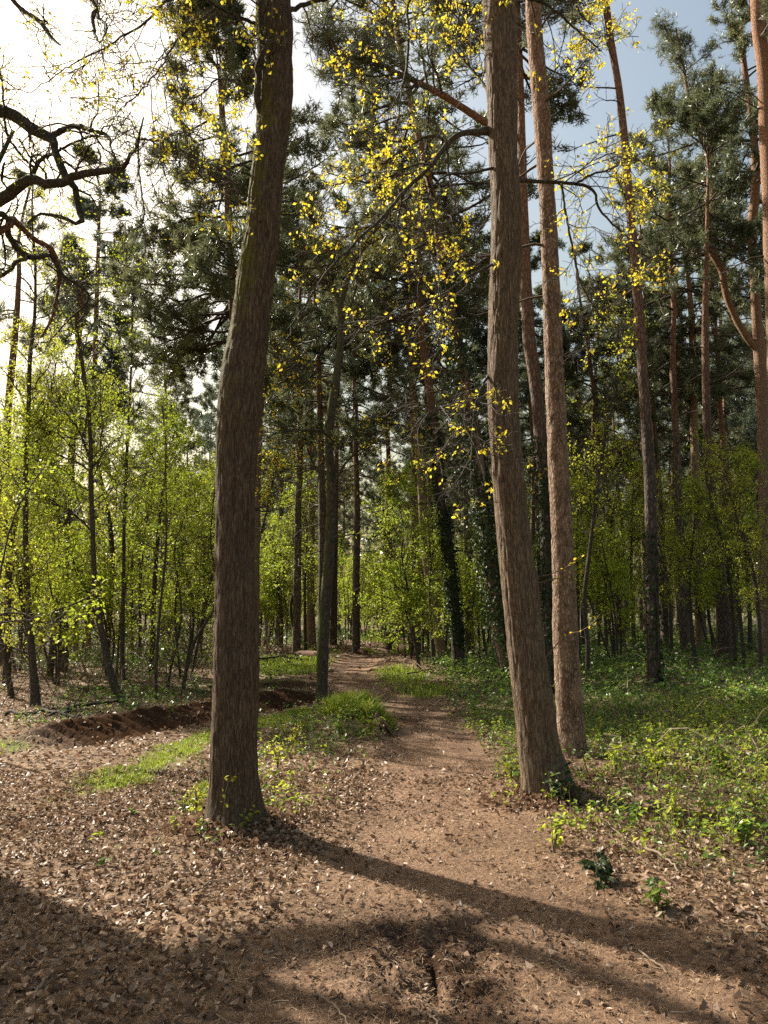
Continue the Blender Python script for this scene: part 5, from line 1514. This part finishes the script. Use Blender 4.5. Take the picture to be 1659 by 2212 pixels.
# fallen twigs and branches
def stick(label, pts, r, name='fallen_twig', mat='dry_twig', forks=0, lift=0.012, group=None, cat='twig'):
    P = []
    for (px, py) in pts:
        g = gpt(px, py); P.append([g[0], g[1], gz1(*g) + lift + r])
    base = np.array(P[0])
    PR = resample(np.array(P), 14); PR[:, 2] = gz(PR[:, 0], PR[:, 1]) + lift + r + 0.006 * rng.random(14)
    PR += rng.normal(size=PR.shape) * r * 0.6
    t = thing(name, label, cat, base, group)
    v, f = trunk_mesh(PR, r * np.linspace(1, 0.45, 14), 7); MB().add(v, f).build('stem', M[mat], t, base)
    for q in range(forks):
        k = rng.integers(3, 11); L = np.linalg.norm(PR[-1] - PR[0]) * rng.uniform(0.15, 0.4)
        d = norm(PR[k + 1] - PR[k]); d = norm(d + np.array([-d[1], d[0], 0.25]) * rng.choice([-1, 1]) * 0.9)
        e = np.linspace(0, 1, 6)[:, None]
        Q = PR[k] + d * L * e + rng.normal(size=(6, 3)) * 0.01 * e
        Q[:, 2] = np.maximum(Q[:, 2], gz(Q[:, 0], Q[:, 1]) + 0.006)
        v, f = trunk_mesh(Q, r * 0.5 * np.linspace(1, 0.4, 6), 5); MB().add(v, f).build('side_twig', M[mat], t, base)
    return t


stick('pale bare stick lying along the edge of the sunny bank', [(1385, 1835), (1430, 1860), (1475, 1895)], 0.012, forks=1)
stick('long pale stick slanting down the litter below the leaning oak', [(1262, 1730), (1300, 1775), (1370, 1830)], 0.008)
stick('bleached stick at the far right end of the oak shadow', [(1600, 1983), (1630, 1990), (1655, 2015)], 0.012)
stick('small pale twig on the needle carpet beside the churned soil', [(960, 2055), (985, 2075)], 0.005)
stick('thin forked twig crossing the litter in front of the churned soil', [(680, 2130), (730, 2160), (755, 2200)], 0.007, forks=2)
stick('brown twig among litter at the edge of the lower shadow', [(850, 2075), (905, 2095)], 0.006, forks=1)
stick('slim twig lying across the sunlit litter left of the path', [(415, 1940), (460, 1915), (520, 1903)], 0.006, forks=1)
stick('short dark twig near the thin branch shadow', [(310, 1955), (350, 1930)], 0.006)
stick('long thin twig pointing along the path', [(1380, 2040), (1440, 2085)], 0.006)
stick('twig half buried in the shaded leaf litter', [(70, 2155), (110, 2120), (125, 2100)], 0.009, forks=1)
stick('straight stick on the trampled soil by the path', [(1180, 2055), (1235, 2090)], 0.006)
stick('bent stick by the sunny patch inside the shadow', [(920, 2160), (950, 2200)], 0.007)
for lab, pts in [('dark fallen bough with side branches below the leaning birch', [(265, 1510), (220, 1518), (165, 1522), (130, 1540)]), ('thin fallen bough pointing at the muddy rut', [(90, 1530), (150, 1545), (215, 1560)]), ('grey fallen bough lying under the crooked sapling', [(10, 1530), (70, 1540), (120, 1525)])]:
    stick(lab, pts, 0.03, 'fallen_branch', 'limb_bark', 5, 0.05, cat='branch')
stick('pale broken branch lying before the grassy mound', [(735, 1610), (770, 1606), (800, 1600)], 0.012, 'fallen_branch', 'dry_twig', 3, 0.06, cat='branch')
stick('dark bare bough stretched over the grass beside the mud', [(560, 1440), (600, 1436), (650, 1425)], 0.03, 'fallen_branch', 'limb_bark', 4, 0.15, cat='branch')
stick('brown stick in the dry grass near the ivy-sleeved pine', [(880, 1470), (930, 1460), (960, 1452)], 0.02, 'fallen_branch', 'dry_twig', 3, 0.1, cat='branch')
for k in range(46):
    y = math.sqrt(random.uniform(9, 60)); x = random.uniform(-0.5, 0.5) * y; a = random.uniform(0, 6.3); L = random.uniform(0.06, 0.2)
    P = np.array([[x, y, 0], [x + math.cos(a) * L / 2, y + math.sin(a) * L / 2, 0], [x + math.cos(a + 0.3) * L, y + math.sin(a + 0.3) * L, 0]])
    PR = resample(P, 8); PR[:, 2] = gz(PR[:, 0], PR[:, 1]) + 0.02
    r = random.uniform(0.002, 0.0045)
    v, f = trunk_mesh(PR, r * np.linspace(1, 0.5, 8), 5)
    o = MB().add(v, f, random.random()).build('fallen_twig', M['dry_twig'], None, tuple(PR[0]))
    tag(o, 'short thin twig lying loose on the forest floor', 'twig', 'small loose twigs on the forest floor')


# fallen logs beyond the slender oak
def log(label, a, b, d0, d1, r):
    A_ = at(*a, d0); B_ = at(*b, d1); A_[2] = gz1(A_[0], A_[1]) + r * 0.8; B_[2] = gz1(B_[0], B_[1]) + r * 0.8
    PR = resample(np.array([A_, B_]), 24)
    t = thing('fallen_log', label, 'log', A_)
    v, f = trunk_mesh(PR, np.full(24, r) * np.linspace(1, 0.8, 24), 16, fis=0.01, cell=(0.05, 0.15)); MB().add(v, f).build('bark', M['dead_wood'], t, A_)
    for q, dr in ((0, -1), (-1, 1)):
        c = PR[q]; ax = norm(PR[-1] - PR[0]) * dr * 0.01; n1 = norm(np.cross(ax, [0, 0, 1])); n2 = np.cross(norm(ax), n1)
        th = np.arange(16) / 16 * 6.283; rr = r * (1 if q == 0 else 0.8)
        V = np.vstack([c + ax + (np.cos(th)[:, None] * n1 + np.sin(th)[:, None] * n2) * rr, [c + ax]])
        MB().add(V, np.array([[k, (k + 1) % 16, 16] for k in range(16)])).build('cut_end', M['dry_twig'], t, A_)


log('short fallen log lying on the grass beside the thick-footed pine', (640, 1400), (690, 1402), 27, 26, 0.16)
log('pinkish fallen trunk beside the far bend of the footpath', (736, 1388), (790, 1408), 33, 29, 0.12)

# roots on the eroded side of the mound
rt = []
t = thing('tree_stump', 'rotten root stump exposed in the dark side of the grassy mound', 'stump', (-0.12, 10.7, gz1(0.12, 10.6)))
bs = np.array(t.location)
for q in range(15):
    a = -2.3 + q * 0.2 + rng.normal() * 0.08; k = rng.uniform(0.7, 1.25)
    P = np.array([[0, 0.1, 0.20, 0.03], [math.cos(a) * 0.12, math.sin(a) * 0.12, 0.15, 0.024], [math.cos(a) * 0.2 * k, math.sin(a) * 0.2 * k, 0.04, 0.017], [math.cos(a) * 0.3 * k, math.sin(a) * 0.3 * k, -0.08, 0.008]])
    P[:, :3] += rng.normal(size=(4, 3)) * 0.03 + bs
    PR = resample(P, 12); v, f = trunk_mesh(PR[:, :3], PR[:, 3], 7, fis=0.003); MB().add(v, f).build('root', M['dead_wood'], t, bs)
import os
if os.environ.get('COUNT'): print('TRIS', TRIS, 'OBJECTS', len(COL.objects))
